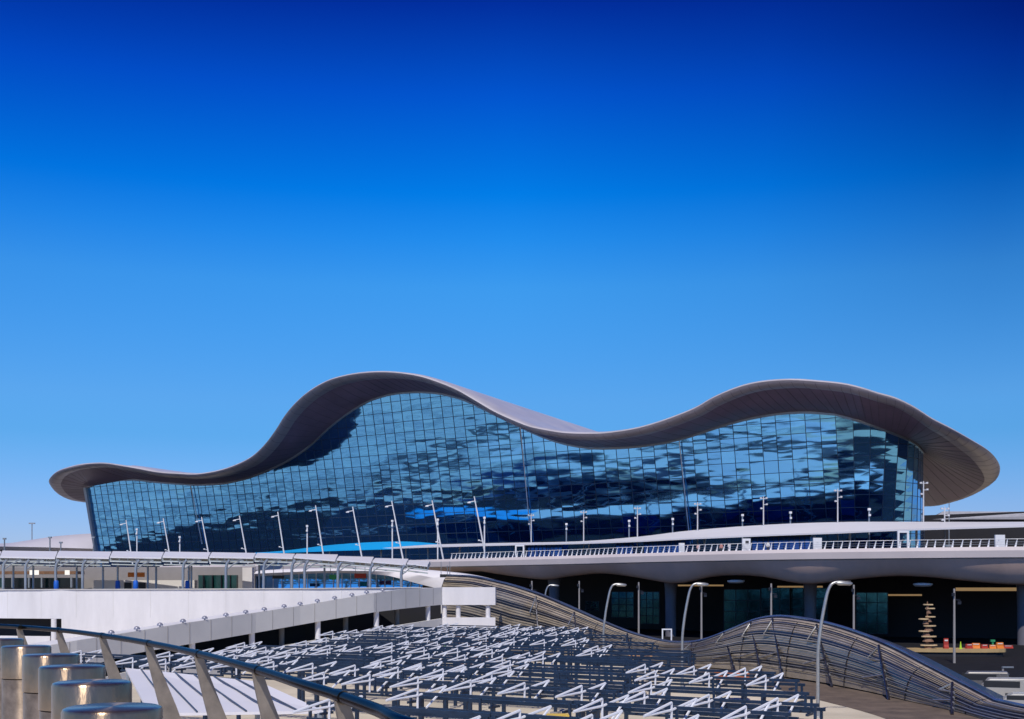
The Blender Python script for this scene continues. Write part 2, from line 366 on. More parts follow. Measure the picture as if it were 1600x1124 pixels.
PTL = V((-143, 424, 46)); PTR = V((100, 316, 43))
wrapG = [wrap_pt(R(121)*k/24, wrap_top(min(R(103), R(121)*k/24))) for k in range(25)]+[r1.lerp(r1+back_r, t_)+V((0, 0, -3*t_)) for t_ in (.25, .5, .75, 1)]
leftG = [L1+BK*w_*3 for w_ in range(8)]
i_w = next(i for i in range(nR) if i > iL and uv_of(rim[i])[0] < U0)
tops, lips, soff = [], [], []
for i, p in enumerate(rim):
    u, v = uv_of(p)
    if uv_of(rim[i])[0] > UL or i < iL-8:
        t = (iL-8-i)/(iL-8) if i < iL-8 else 0
        x = max(0, t)*(len(leftG)-1); k = min(int(x), len(leftG)-2); G = leftG[k].lerp(leftG[k+1], x-k)
    elif i < i_w:
        z = gtop(u); G = world(u, -LEAN*(z-BASE), z)
    else:
        x = (i-i_w)/(nR-1-i_w)*(len(wrapG)-1); k = min(int(x), len(wrapG)-2); G = wrapG[k].lerp(wrapG[k+1], x-k)
    G = G+V((0, 0, .12))
    # inner target of the top surface
    if i <= iL:
        s0 = rim[iL]+V((BK.x*100, BK.y*100, -2)); t = 1-i/iL; T = s0.lerp(PTL, min(1, t*1.3))
    elif i >= iR:
        s0 = rim[iR]+V((BK.x*84, BK.y*84, -8)); t = (i-iR)/(nR-1-iR); T = s0.lerp(PTR, min(1, t*1.5))
    else:
        wmax = interp(800+F*p.x/p.y, [(192, 100), (560, 122), (760, 118), (1000, 100), (1342, 84)])
        T = p+V((BK.x*wmax, BK.y*wmax, -interp(800+F*p.x/p.y, [(192, 2), (600, 7), (800, 3), (930, -1), (1100, 4), (1342, 8)])))
    inn = (G-p); inn.z = 0; inn = inn.normalized()
    tt = (T-p); tl = V((tt.x, tt.y)).length
    row = []
    for f_ in (1, .85, .7, .55, .4, .25, .12, .05, .02, .008, 0):
        q = p.lerp(T, f_)+V((0, 0, .5*(1-f_)*min(1, f_*40) if i_w > i > iL else 0))
        gd = V((G.x-p.x, G.y-p.y)).length; x_ = min(1.0, f_*tl/gd); fade = 1-max(0, f_*tl-gd)/max(1, tl-gd)
        q.z = max(q.z, (lerp(p.z-1.2, G.z, x_)+.55*x_)*fade+T.z*(1-fade)); row.append(q)
    E1 = p-inn*.25+V((0, 0, -.30)); row.append(E1); tops.append(row)
    E2 = p+inn*.25+V((0, 0, -.95)); E3 = p+inn*1.8+V((0, 0, -1.45)); E4 = p+inn*3.6+V((0, 0, -1.35))
    lips.append([E1, E1.lerp(E2, .5)-inn*.1, E2, E2.lerp(E3, .5)+V((0, 0, -.1)), E3, E4])
    rowS = [E4]
    for f_ in (.12, .3, .5, .7, .85, 1):
        q = E4.lerp(G, f_); rowS.append(q+V((0, 0, math.sin(f_*math.pi)*-.25)))
    soff.append(rowS)
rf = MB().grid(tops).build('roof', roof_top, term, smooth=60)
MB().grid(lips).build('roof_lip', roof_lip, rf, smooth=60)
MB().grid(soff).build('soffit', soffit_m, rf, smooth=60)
seam = MB()
for i in range(2, nR-2, 2):
    pts = [q for q in soff[i]]
    for q0, q1 in zip(pts, pts[1:]): seam.bar(q0+V((0, 0, -.02)), q1+V((0, 0, -.02)), .06, .05)
    for q0, q1 in zip(lips[i][1:], lips[i][2:]): seam.bar(q0, q1, .05, .05)
seam.build('cladding_seam', mat('seam_dark', (.10, .085, .105), .5), rf).__setitem__('kind', 'stuff')

# ---------------------------------------------------------------- elevated departures road
edge_c = [(250, 330), (400, 300), (560, 272), (690, 251), (800, 235), (900, 222), (1000, 208), (1200, 189.5), (1400, 180), (1600, 174), (1800, 171), (2100, 169)]
edge = catmull([(*xy(px, s), BASE) for px, s in edge_c], 10)
def out_dir(path, i):
    d = path[min(i+1, len(path)-1)]-path[max(i-1, 0)]; return V((d.y, -d.x, 0)).normalized()   # towards the camera
via = thing('road_viaduct', 'elevated departures road with pale edge band and scalloped brown underside', 'viaduct', (40, 210, 0))
def pxof(p): return 800+F*p.x/p.y
SC = [(500, 905), (690, 884), (740, 891), (790, 899), (850, 906), (890, 901), (940, 896.5), (990, 902), (1050, 912), (1075, 910), (1110, 902), (1150, 899), (1195, 902), (1240, 911), (1268, 913), (1300, 910), (1350, 904), (1400, 900.5), (1450, 902), (1510, 908), (1600, 914), (1700, 905), (1800, 914), (2000, 905), (2200, 914)]
scs = sorted([(p.x, p.y) for p in catmull([(x, y, 0) for x, y in SC], 6)])
bands, unders = [], []
for i, p in enumerate(edge):
    o = out_dir(edge, i); b2 = -o
    z1 = 13.55
    q1 = p+V((0, 0, .25)); q2 = p+o*.45+V((0, 0, -.3)); q3 = p+o*.35+V((0, 0, -1.35)); q4 = p+V((0, 0, -1.55))
    bands.append([p+b2*.6+V((0, 0, .02)), p+b2*.6+V((0, 0, .28)), q1, q2, q3, q4])
    L_ = p+b2*3.2; yl = interp(pxof(L_), scs); zl = EYE+(919-yl)/F*L_.y; zl = min(zl, 12.6)
    c = [q4]
    for t in (.2, .4, .6, .8, 1):
        c.append(V((lerp(q4.x, L_.x, t), lerp(q4.y, L_.y, t), lerp(q4.z, zl, 1-(1-t)**1.7))))
    c.append(L_+b2*.6+V((0, 0, zl-15+.25))); c.append(L_+b2*1.5+V((0, 0, 12.9-15)))
    unders.append(c)
MB().grid(bands).build('edge_band', deck_band, via, smooth=40)
MB().grid(unders).build('underside', deck_under, via, smooth=50)
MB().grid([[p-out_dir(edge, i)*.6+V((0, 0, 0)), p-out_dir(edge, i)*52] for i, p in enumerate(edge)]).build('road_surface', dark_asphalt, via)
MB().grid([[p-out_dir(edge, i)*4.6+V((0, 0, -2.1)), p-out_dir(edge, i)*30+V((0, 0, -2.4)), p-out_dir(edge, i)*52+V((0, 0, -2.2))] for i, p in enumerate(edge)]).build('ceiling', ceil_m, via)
for px, s in ((866, 236), (1048, 214), (1266, 198), (1600, 182), (1800, 178)):
    x, y = xy(px, s); MB().lathe((x, y, 0), [(1.0, 0), (1.0, 6), (1.1, 9), (1.6, 12.3)], 20).build('column', mat('column_concrete', (.16, .15, .17), .6) if 'column_concrete' not in MATS else MATS['column_concrete'], via, smooth=40)
for px, s in ((1150, 199), (1442, 184), (1315, 190)):
    x, y = xy(px, s); MB().lathe((x, y, 9+(919-(909 if px < 1400 else 914))/F*s-.3), [(.2, .0), (1.2, .05), (1.5, .3), (1.5, .5), (.8, .65)], 20).build('ceiling_lamp', white_metal, via, smooth=40)
for px in (1110, 1290, 1490):       # warm cove strips under the deck
    s = 200 if px < 1300 else 188
    x, y = xy(px, s); MB().box((x, y+6, 12.35), (16, .5, .2), -.62).build('cove_strip', gold, via)

# arrivals hall under the deck
hall = thing('arrivals_hall', 'dark recessed arrivals hall with teal windows under the elevated road', 'hall', (40, 240, 0))
back = [p-out_dir(edge, i)*33 for i, p in enumerate(edge)]
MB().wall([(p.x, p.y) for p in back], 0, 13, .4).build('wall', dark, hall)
for px0, px1, y0, y1 in ((1132, 1186, 921, 990), (1190, 1232, 919, 988), (915, 936, 940, 954), (1238, 1290, 919, 985), (1340, 1384, 926, 990), (1000, 1030, 925, 975), (955, 990, 925, 965)):
    s = interp((px0+px1)/2, edge_c)+22; f = at(px0, y1, s); t_ = at(px1, y0, s)
    fr = MB(); cx, cy = (f.x+t_.x)/2, s; wd, hg = t_.x-f.x, t_.z-f.z; ang = -.55
    wn_ = MB().box((cx, cy, (f.z+t_.z)/2), (wd*1.1, .12, hg), ang).build('window', teal_gl, hall)
    for k in range(5):
        fr.box((cx, cy-.12, lerp(f.z, t_.z, k/4)), (wd*1.1, .14, .12), ang)
    for k in range(4):
        d = (k/3-.5)*wd*1.1; fr.box((cx+d*math.cos(ang), cy-.12+d*math.sin(ang), (f.z+t_.z)/2), (.1, .16, hg), ang)
    fr.build('frame', bronze_dk, wn_)

lintel_glow = emis('glowing_lintel', (1, .62, .28), .22)  # glow put into the bulkheads in place of warm light falling on them
for px0, px1, y, s0 in ((1384, 1440, 930, 206), (1494, 1640, 921, 192), (1060, 1130, 915, 226), (1215, 1285, 917, 214)):
    f, t_ = at(px0, y, s0), at(px1, y, s0-(px1-px0)*.06); MB().bar(f, t_, .5, .55 if px0 > 1400 else .3).build('lintel', lintel_glow, hall)
# railing of the departures road
rl = thing('deck_railing', 'white railing with leaning posts along the edge of the elevated road', 'railing', (40, 205, 15))
ip = [i for i, p in enumerate(edge) if 690 <= pxof(p) <= 1680]
line = [edge[i]-out_dir(edge, i)*.5 for i in ip]
MB().tube([p+V((0, 0, 1.45)) for p in line], .045, 6).build('handrail', white_metal, rl)
MB().tube([p+V((0, 0, 1.0)) for p in line], .02, 4).tube([p+V((0, 0, .65)) for p in line], .02, 4).build('cable', galv, rl)
posts = resample(line, 1.28)[:99]
for k, p in enumerate(posts):
    lean = V((.35, .1, 0)) if k % 2 else V((.22, .05, 0))
    MB().add([p+V((-.12, 0, .25)), p+V((.16, 0, .25)), p+lean+V((.07, 0, 1.42)), p+lean+V((-.03, 0, 1.42)), p+V((-.12, .1, .25)), p+V((.16, .1, .25)), p+lean+V((.07, .1, 1.42)), p+lean+V((-.03, .1, 1.42))],
             [(0, 1, 2, 3), (7, 6, 5, 4), (0, 4, 5, 1), (1, 5, 6, 2), (2, 6, 7, 3), (3, 7, 4, 0)]).build('post', white_metal, rl)

# long white canopy over the departures kerb
cf = [(560, 860, 284), (620, 857.5, 276), (700, 855, 266), (800, 852.5, 255), (900, 850.5, 241), (1000, 847, 229), (1080, 843, 221), (1200, 838, 211), (1310, 834, 202), (1400, 830, 195), (1600, 824, 182), (1800, 818, 174)]
cb = [(560, 858, 292), (620, 853, 288), (700, 850.5, 279), (800, 848.5, 268), (900, 846.5, 256), (1000, 838.5, 246), (1080, 829, 238), (1200, 820, 228), (1310, 816, 219), (1400, 815.5, 212), (1600, 815.5, 198), (1800, 812, 189)]
cfp, cbp = catmull([at(*p) for p in cf], 5), catmull([at(*p) for p in cb], 5)
dc = thing('departures_canopy', 'long white sail-like canopy over the elevated road before the glass front', 'canopy', (40, 220, 15))
rows = []
for p, q in zip(cfp, cbp):
    m1 = p.lerp(q, .35)+V((0, 0, .25)); m2 = p.lerp(q, .7)+V((0, 0, .2))
    rows.append([p, p+V((0, 0, .28)), m1, m2, q, q+V((0, 0, -.35)), p.lerp(q, .5)+V((0, 0, -.25)), p])
MB().grid(rows).build('roof', white_memb, dc, smooth=40)
for i in range(6, len(cfp), 5):
    c = cfp[i].lerp(cbp[i], .75); MB().tube([V((c.x, c.y, 15)), c], .22, 8).build('column', white_metal, dc, smooth=True)
az = thing('azure_canopy', 'canopy strip painted azure as reflected sky below the left part of the glass front', 'canopy', (-40, 290, 15))
tf = [(396, 866, 292), (450, 864, 288), (515, 861.5, 283), (580, 859.5, 279), (640, 857.5, 275), (690, 855.5, 271)]
tb = [(400, 864, 300), (450, 860, 297), (515, 852, 294), (580, 847.5, 291), (640, 846.5, 288), (690, 850.5, 283)]
a1, a2 = catmull([at(*p) for p in tf], 4), catmull([at(*p) for p in tb], 4)
MB().grid([[p, p+V((0, 0, .2)), p.lerp(q, .5)+V((0, 0, .2)), q, q+V((0, 0, -.3)), p] for p, q in zip(a1, a2)]).build('roof', azure, az, smooth=40)
for i in (3, 8, 13, 18):
    c = a1[i].lerp(a2[i], .5); MB().tube([V((c.x, c.y, 15)), c], .2, 8).build('column', white_metal, az)

# blue glass entrance pods below the canopy
for k, (px, wd, lb) in enumerate(((855, 9, 'blue glass entrance lobby farthest along the deck, left of the others'), (980, 4, 'narrow blue glass entrance lobby behind the deck railing'), (1042, 9, 'wide blue glass entrance lobby behind the middle of the deck railing'), (1187, 2.2, 'slim light blue glass entrance lobby beside the white sign board'), (1232, 9, 'wide blue glass entrance lobby nearest the right of the deck'))):
    s = interp(px, edge_c)+34; x, y = xy(px, s); t_ = thing('entrance_lobby', lb, 'lobby', (x, y, 15), 'entrance lobbies below the canopy')
    MB().box((x, y, 15+1.9), (wd, 3, 3.8), -.5).build('glass_box', blue_gl, t_)
    fr = MB()
    for j in range(int(wd)+1):
        d = (j/int(wd)-.5)*wd; fr.box((x+d*math.cos(.5)-1.5*math.sin(.5)-.0, y-d*math.sin(.5)-1.55*math.cos(.5), 16.9), (.1, .12, 3.8), -.5)
    fr.box((x, y, 18.9), (wd+.6, 3.6, .25), -.5); fr.build('frame', frame_m, t_)

# signs and frames on the deck
def totem(px, s, h, wd, lb, dark_panel=True):
    x, y = xy(px, s); t_ = thing('sign_board', lb, 'sign', (x, y, 15), 'white sign boards on the elevated road')
    MB().prism([(x-wd/2, y-.2), (x+wd/2, y-.2), (x+wd/2, y+.2), (x-wd/2, y+.2)], 15, 15+h).build('panel', white_metal, t_)
    if dark_panel: MB().box((x+.1, y-.23, 15+h*.72), (wd*.4, .06, h*.22)).build('screen', black_m, t_)
totem(1166, 193.5, 2.3, 1.35, 'white sign board with small dark screen standing behind the deck railing')
totem(1277, 188.5, 2.2, 1.4, 'plain white sign board left of the arched white frame', False)
totem(1065, 205, 2.0, 1.0, 'short white sign board right of a wide blue lobby', False)
totem(1562, 180, 2.3, 1.5, 'pale grey sign board on the right end of the deck', False)
def arch(px, s, h, wd, lb):
    x, y = xy(px, s); o = MB().bar((x-wd/2, y, 15), (x-wd/2, y, 15+h-.075), .3).bar((x+wd/2, y, 15), (x+wd/2, y, 15+h-.075), .3).bar((x-wd/2-.15, y, 15+h+.075), (x+wd/2+.15, y, 15+h+.075), .3).build('portal_frame', white_metal)
    tag(o, lb, 'frame', 'white portal frames on the elevated road')
arch(1411, 182, 2.8, 1.5, 'white portal frame standing on the deck right of two sign boards')
arch(812, 236, 2.6, 1.6, 'small white portal frame at the left end of the deck')

# people at the railing (one continuous body each; robe or shirt, and hair, as children)
skin = mat('skin', (.42, .26, .18), .6)
hair_m = mat('dark_hair', (.02, .016, .013), .6)
def person_body():
    J = {'pelvis': (0, 0, .93, .15), 'waist': (0, 0, 1.08, .13), 'chest': (0, 0, 1.32, .16), 'neck': (0, 0, 1.48, .06), 'chin': (0, -.02, 1.55, .075), 'head': (0, -.01, 1.66, .10), 'top': (0, .0, 1.73, .075)}
    E = [('pelvis', 'waist'), ('waist', 'chest'), ('chest', 'neck'), ('neck', 'chin'), ('chin', 'head'), ('head', 'top')]
    for sd, n_ in ((-1, 'a'), (1, 'b')):
        for k, p in (('hip', (sd*.10, 0, .88, .10)), ('knee', (sd*.11, -.03, .48, .065)), ('ankle', (sd*.11, .02, .09, .045)), ('toe', (sd*.12, -.17, .04, .035)),
                     ('shoulder', (sd*.19, 0, 1.40, .065)), ('elbow', (sd*.26, .03, 1.12, .045)), ('wrist', (sd*.25, -.10, .90, .032)), ('palm', (sd*.24, -.14, .83, .035)), ('finger', (sd*.23, -.17, .75, .02)), ('thumb', (sd*.20, -.18, .82, .014))): J[k+n_] = p
        E += [('pelvis', 'hip'+n_), ('hip'+n_, 'knee'+n_), ('knee'+n_, 'ankle'+n_), ('ankle'+n_, 'toe'+n_), ('chest', 'shoulder'+n_), ('shoulder'+n_, 'elbow'+n_), ('elbow'+n_, 'wrist'+n_), ('wrist'+n_, 'palm'+n_), ('palm'+n_, 'finger'+n_), ('palm'+n_, 'thumb'+n_)]
    ks = list(J); me = bpy.data.meshes.new('body'); me.from_pydata([J[k][:3] for k in ks], [(ks.index(a), ks.index(b)) for a, b in E], [])
    o = bpy.data.objects.new('tmp_body', me); COL.objects.link(o); o.modifiers.new('skin', 'SKIN'); sb = o.modifiers.new('sub', 'SUBSURF'); sb.levels = sb.render_levels = 1
    for k, d in zip(ks, me.skin_vertices[0].data): d.radius = (J[k][3], J[k][3]*(.75 if k in ('chest', 'waist', 'pelvis') else 1)); d.use_root = k == 'pelvis'
    ev = bpy.data.meshes.new_from_object(o.evaluated_get(bpy.context.evaluated_depsgraph_get())); bpy.data.objects.remove(o); ev.materials.clear(); ev.materials.append(skin); return ev
pbody = person_body()
def person(px, lb, top_m, leg_m, long_robe, rz):
    s = interp(px, edge_c)+2.2; x, y = xy(px, s); t_ = thing('person', lb, 'person', (0, 0, 0), 'people standing at the deck railing')
    b = bpy.data.objects.new('body', pbody); COL.objects.link(b); b.parent = t_
    if long_robe: MB().lathe((0, 0, 0), [(.20, .08), (.19, .5), (.175, .95), (.165, 1.1), (.20, 1.33), (.13, 1.46), (.075, 1.5)], 14).build('robe', top_m, t_, smooth=True)
    else:
        MB().lathe((0, 0, 0), [(.19, .88), (.17, 1.08), (.20, 1.32), (.13, 1.46), (.075, 1.5)], 14).build('shirt', top_m, t_, smooth=True)
        for sd in (-1, 1): MB().tube([(sd*.11, .02, .08), (sd*.11, -.03, .48), (sd*.09, 0, .92)], [.075, .085, .12], 10).build('trouser_leg', leg_m, t_, smooth=True)
    for sd in (-1, 1): MB().tube([(sd*.17, 0, 1.41), (sd*.26, .03, 1.12), (sd*.25, -.08, .93)], [.085, .07, .055], 8).build('sleeve', top_m, t_, smooth=True)
    MB().lathe((0, .02, 1.62), [(.112, -.02), (.118, .06), (.09, .13), (.02, .155)], 12).build('hair', hair_m, t_, smooth=True)
    t_.location = (x, y, 15.0); t_.rotation_euler.z = rz
dk = mat('dark_cloth', (.04, .045, .06), .9); rose = mat('rose_cloth', (.60, .28, .24), .9); pale = mat('pale_cloth', (.75, .73, .72), .9)
person(1091, 'person in a pale pink top and dark trousers right of the short white sign board', mat('pink_cloth', (.68, .45, .42), .9), dk, False, .3)
person(1127, 'person in a rose red top left of the sign board with a dark screen', rose, dk, False, -.5)
person(1139, 'person in a long pale robe beside the one in a rose top', pale, dk, True, .8)
person(1200, 'person in a white top and dark trousers right of the dark screen board', pale, dk, False, -.2)

# ---------------------------------------------------------------- lamp posts and leaning masts on the deck
mast_p = [((197, 813), (205, 866), 300), ((255, 810), (265, 866), 294), ((315, 808), (326, 866), 288), ((374, 806), (385, 866), 282), ((434, 800), (444, 866), 277), ((493, 790), (505, 866), 271), ((551, 792), (565, 869), 266), ((612, 783), (629, 870), 261), ((675, 782), (692, 871), 256), ((741, 776), (759, 871), 250)]
ordn = ['first', 'second', 'third', 'fourth', 'fifth', 'sixth', 'seventh', 'eighth', 'ninth', 'tenth']
for k, ((tx, ty), (bx, by), s) in enumerate(mast_p):
    t0, b0 = at(tx, ty, s), at(bx, by, s); d = (t0-b0).normalized(); b0 = b0-d*((b0.z-15)/d.z)
    m_ = thing('light_mast', f'thin white mast leaning left before the glass front, {ordn[k]} of ten from the left', 'mast', b0, 'leaning white masts before the glass front')
    MB().tube([b0, b0.lerp(t0, .5), t0], [.2, .17, .13], 8).build('pole', white_metal, m_, smooth=True)
    h = MB(); c = b0.lerp(t0, .93); h.bar(c, c+V((-1.5, -.3, -.3)), .16); h.box(c+V((-1.3, -.3, -.4)), (.7, .35, .2)); h.build('lamp_arm', white_metal, m_)
    c = b0.lerp(t0, .30); MB().bar(c, c+V((-.9, -.2, .12)), .14).box(c+V((-.8, -.2, .2)), (.4, .3, .25)).build('spotlight', white_metal, m_)
pole_m = mat('pole_paint', (.55, .55, .57), .4, var=.06)
lp = [(830, 803, 264, 'just right of the two tallest leaning masts'), (912, 798, 252, 'over the thin end of the canopy'), (996, 792, 241, 'above the spot where the canopy starts to widen'), (1090, 785, 234, 'above the middle blue lobby'), (1193, 776, 226, 'above the sign board with the dark screen'), (1309, 764, 217, 'before the rounded glass corner'), (1443, 752, 209, 'against the right edge of the glass'), (1476, 792, 205, 'right of the glass against the sky')]
for px, py, s, lb in lp:
    t0 = at(px, py, s); b0 = V((t0.x, t0.y, 15))
    m_ = thing('lamp_post', 'slim white lamp post on the canopy, ' + lb, 'lamp post', b0, 'upright lamp posts along the elevated road')
    MB().tube([b0, b0.lerp(t0, .6), t0], [.15, .13, .11], 8).build('pole', pole_m, m_, smooth=True)
    h = MB()
    for dz, dx in ((-.4, -.6), (-.4, .5), (-1.6, .55), (-2.4, -.5)):
        h.bar(t0+V((0, 0, dz)), t0+V((dx, -.2, dz)), .12); h.box(t0+V((dx, -.3, dz+.05)), (.35, .4, .3))
    h.build('floodlight', pole_m, m_)
for px, py, s, lb in ((214, 828, 296, 'short white post between the first two leaning masts'), (281, 840, 290, 'short white post between the second and third leaning mast'), (480, 823, 268, 'short dim post behind the azure canopy, left of its middle'), (613, 815, 262, 'short post beside the eighth leaning mast'), (684, 813, 256, 'short white post crossing the ninth leaning mast'), (757, 810, 249, 'short white post crossing the tenth leaning mast'),
                   (885, 820, 262, 'bluish reflection modelled as a short post left of the slim lamp posts over the canopy'), (983, 815, 252, 'bluish reflection modelled as a short post over the canopy where it turns wide'), (1051, 812, 246, 'bluish reflection modelled as a short post over the wide part of the canopy'), (1160, 806, 238, 'bluish reflection modelled as a short post left of the lamp post over the dark screen'), (1235, 802, 232, 'bluish reflection modelled as a short post left of the rounded glass corner'), (1358, 797, 217, 'bluish reflection modelled as a short post before the rounded glass corner')):  # bluish ones are lamp post reflections in the glass, built as solid posts
    t0 = at(px, py, s); b0 = V((t0.x, t0.y, 15)); m_ = thing('post_and_reflection', lb, 'post', b0, 'short posts on the elevated road')
    MB().tube([b0, t0], .16, 8).build('pole', white_metal if px < 800 else MATS['grey_steel'], m_)
    MB().box(t0+V((0, 0, .1)), (.5, .5, .45)).box(t0+V((0, -.3, -1)), (.4, .3, .4)).build('lamp_head', white_metal, m_)

# ---------------------------------------------------------------- distant buildings and masts
pier = thing('pier_building', 'distant low pale building with curved roof left of the glass front', 'building', (-190, 430, 0))
pr_ = [(-260, 848, 430), (-120, 851, 425), (0, 849.5, 420), (40, 845, 420), (80, 839, 420), (110, 836, 422), (140, 834, 424), (175, 833, 428), (260, 838, 440)]
pp = catmull([at(*p) for p in pr_], 4)
MB().grid([[p+V((0, 60, -3)), p+V((0, 20, .3)), p, V((p.x, p.y-6, lerp(p.z, EYE+13.5, .45))), V((p.x, p.y-8, EYE+14.2+max(0, (-150-p.x)*.02))), V((p.x, p.y-6, EYE+13.2+max(0, (-150-p.x)*.015)))] for p in pp]).build('roof', mat('pale_roof', (.52, .50, .56), .5, var=.06, scale=.05), pier, smooth=60)
MB().wall([(p.x, p.y-3) for p in pp], 0, EYE+14.5, .5).build('wall', plaster, pier)
low = thing('low_building', 'distant low dark building with flat pale roof right of the terminal', 'building', (170, 380, 0))
q0, q1 = at(1425, 806, 370), at(1800, 806, 330)
MB().add([q0+V((6, 0, -1.2)), q1+V((0, 0, -1)), q1+V((0, 0, 1)), q0+V((10, 0, 1.4)), q0+V((20, 40, 1.6)), q1+V((0, 40, 1.6))], [(0, 1, 2, 3), (3, 2, 5, 4)]).build('roof', mat('flat_roof_grey', (.34, .34, .37), .6), low)
MB().wall([(q0.x+2, q0.y+3), (q1.x, q1.y+3)], 0, q0.z+.2, .5).build('wall', dark, low)
for px, py, s, lb in ((50, 818, 470, 'thin distant mast with flat top above the pale curved roof'),):
    t0 = at(px, py, s); m_ = thing('distant_mast', lb, 'mast', (t0.x, t0.y, 0))
    MB().tube([(t0.x, t0.y, 0), t0], .22, 6).build('pole', galv, m_); MB().box(t0, (2.4, .8, .5)).build('lamp_head', galv, m_)
for px, py, s, lb in ((1483, 780, 345, 'thin antenna on the dark low building'),):
    t0 = at(px, py, s); m_ = thing('antenna', lb, 'antenna', (t0.x, t0.y, 0))
    MB().tube([(t0.x, t0.y, 0), t0], .14, 6).build('pole', galv, m_); MB().box((t0.x, t0.y, t0.z-14), (1.6, 1.6, .6)).build('base', galv, m_)
for px, py, s, lb in ((7, 842, 330, 'dark lamp post before the pale curved roof, farthest left'), (78, 840, 330, 'dark lamp post before the middle of the pale curved roof'), (146, 840, 330, 'dark lamp post beside the left edge of the glass'), (95, 848, 330, 'short dark lamp post before the pale curved roof')):
    t0 = at(px, py, s); m_ = thing('far_lamp_post', lb, 'lamp post', (t0.x, t0.y, 0), 'dark lamp posts before the curved roof')
    MB().tube([(t0.x, t0.y, 0), t0], .2, 6).build('pole', galv, m_); MB().box(t0, (.9, .5, .45)).build('lamp_head', galv, m_)

# ---------------------------------------------------------------- left: white car park with ramp
pk = thing('parking_structure', 'white concrete car park with sloping ramp parapet and dark openings', 'car park', (-30, 140, 0))
fw = [xy(-400, 185), xy(0, 175), xy(96, 172)]
MB().wall(fw, [EYE-4.6]*3, [EYE-.3, EYE-.3, EYE-.25], .4).build('upper_wall', white_conc, pk)
MB().wall([xy(96, 172), xy(300, 168), xy(500, 163), xy(692, 158)], 0, [EYE-.25, EYE-.2, EYE-.1, EYE+.05], .4).build('ramp_wall', white_conc, pk)
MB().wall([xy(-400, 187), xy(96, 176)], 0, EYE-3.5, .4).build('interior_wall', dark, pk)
x, y = xy(84, 171.4); MB().lathe((x, y, 0), [(.38, 0), (.38, EYE-4.6)], 14).build('column', white_conc, pk, smooth=True)
MB().wall([xy(-400, 184), xy(78, 171.8)], 0, EYE-7.2, .3).build('lower_wall', white_conc, pk)
PAR = [(60, 1012, 101), (120, 1001, 104), (207, 987.5, 110), (288, 974, 116), (320, 969.5, 118.5), (400, 957.5, 125), (469, 947, 130), (524, 937.5, 133.5), (584, 927, 137.5), (625, 921.5, 142), (691, 918, 150)]
BOT = [(60, 1060), (120, 1046), (207, 1022), (288, 1008), (400, 989), (500, 971), (584, 957), (665, 947), (691, 945)]
LOW = [(60, 1085), (120, 1070), (207, 1048), (300, 1033), (400, 1017), (495, 1000), (584, 984), (665, 970), (691, 966.5)]
Pp = [xy(px, s) for px, _, s in PAR]
MB().wall(Pp, [EYE+(919-interp(px, BOT))/F*s for px, _, s in PAR], [EYE+(919-py)/F*s for px, py, s in PAR], .35).build('ramp_parapet', mat('grey_concrete', (.60, .585, .57), .75, var=.06, scale=.3, bump=.15), pk)
MB().wall(Pp, 0, [EYE+(919-interp(px, LOW))/F*s for px, _, s in PAR], .35).build('lower_parapet', MATS['grey_concrete'], pk)
# panel joints as thin raised cover strips
js = MB()
for px, py, s in PAR: pass
Pj = resample([V((*xy(px, s), 0)) for px, _, s in PAR], 3.0)
for p in Pj:
    px = pxof(p); zt = EYE+(919-interp(px, [(a, b) for a, b, _ in PAR]))/F*p.y; zb = EYE+(919-interp(px, BOT))/F*p.y
    js.box((p.x+.01, p.y-.01, (zt+zb)/2), (.03, .05, zt-zb-.05), .5)
js.build('joint_strip', MATS['grey_plaster'], pk).__setitem__('kind', 'stuff')
# coping and panel joints of the long wall
cp = MB(); wl = [V((*xy(px, s_), 0)) for px, s_ in ((-400, 185), (0, 175), (96, 172), (300, 168), (500, 163), (690, 158))]
zt_of = lambda p: interp(pxof(p), [(-400, EYE-.3), (0, EYE-.3), (96, EYE-.25), (300, EYE-.2), (500, EYE-.1), (692, EYE+.05)])
cl = resample(wl, 6.0)
for p, q in zip(cl, cl[1:]): cp.bar((p.x, p.y+.1, zt_of(p)+.05), (q.x, q.y+.1, zt_of(q)+.05), .6, .1)
cp.build('coping', MATS['grey_concrete'], pk)
jw = MB()
for p in cl[1:-1]: jw.box((p.x, p.y-.012, zt_of(p)-2.1), (.035, .03, 4.1))
jw.build('panel_joint', MATS['grey_concrete'], pk).__setitem__('kind', 'stuff')
# ramp decks, dark inside
dz = lambda px, s: EYE+(919-interp(px, BOT))/F*s
MB().grid([[V((*xy(px, s), dz(px, s)+.15))+V((-.1, 0.1, 0)), V((xy(px, s)[0]-16, s+7, dz(px, s)+.15))] for px, _, s in PAR]).build('ramp_deck', white_conc, pk)
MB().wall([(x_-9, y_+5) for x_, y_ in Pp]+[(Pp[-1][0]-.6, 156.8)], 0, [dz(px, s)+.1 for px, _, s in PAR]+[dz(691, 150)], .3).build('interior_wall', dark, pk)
for px in (393.5, 496.5, 588, 668.5, 300):
    s = interp(px, [(a, c) for a, _, c in PAR])+.7; x, y = xy(px, s)
    MB().lathe((x, y, EYE+(919-interp(px, LOW))/F*s-.3), [(.32, 0), (.32, 3.2)], 14).build('column', white_conc, pk, smooth=True)
for px in (620, 540, 440):
    s = interp(px, [(a, c) for a, _, c in PAR])+5; x, y = xy(px, s)
    MB().lathe((x, y, 1), [(.32, 0), (.32, dz(px, s)-1)], 14).build('column', MATS['grey_plaster'], pk, smooth=True)
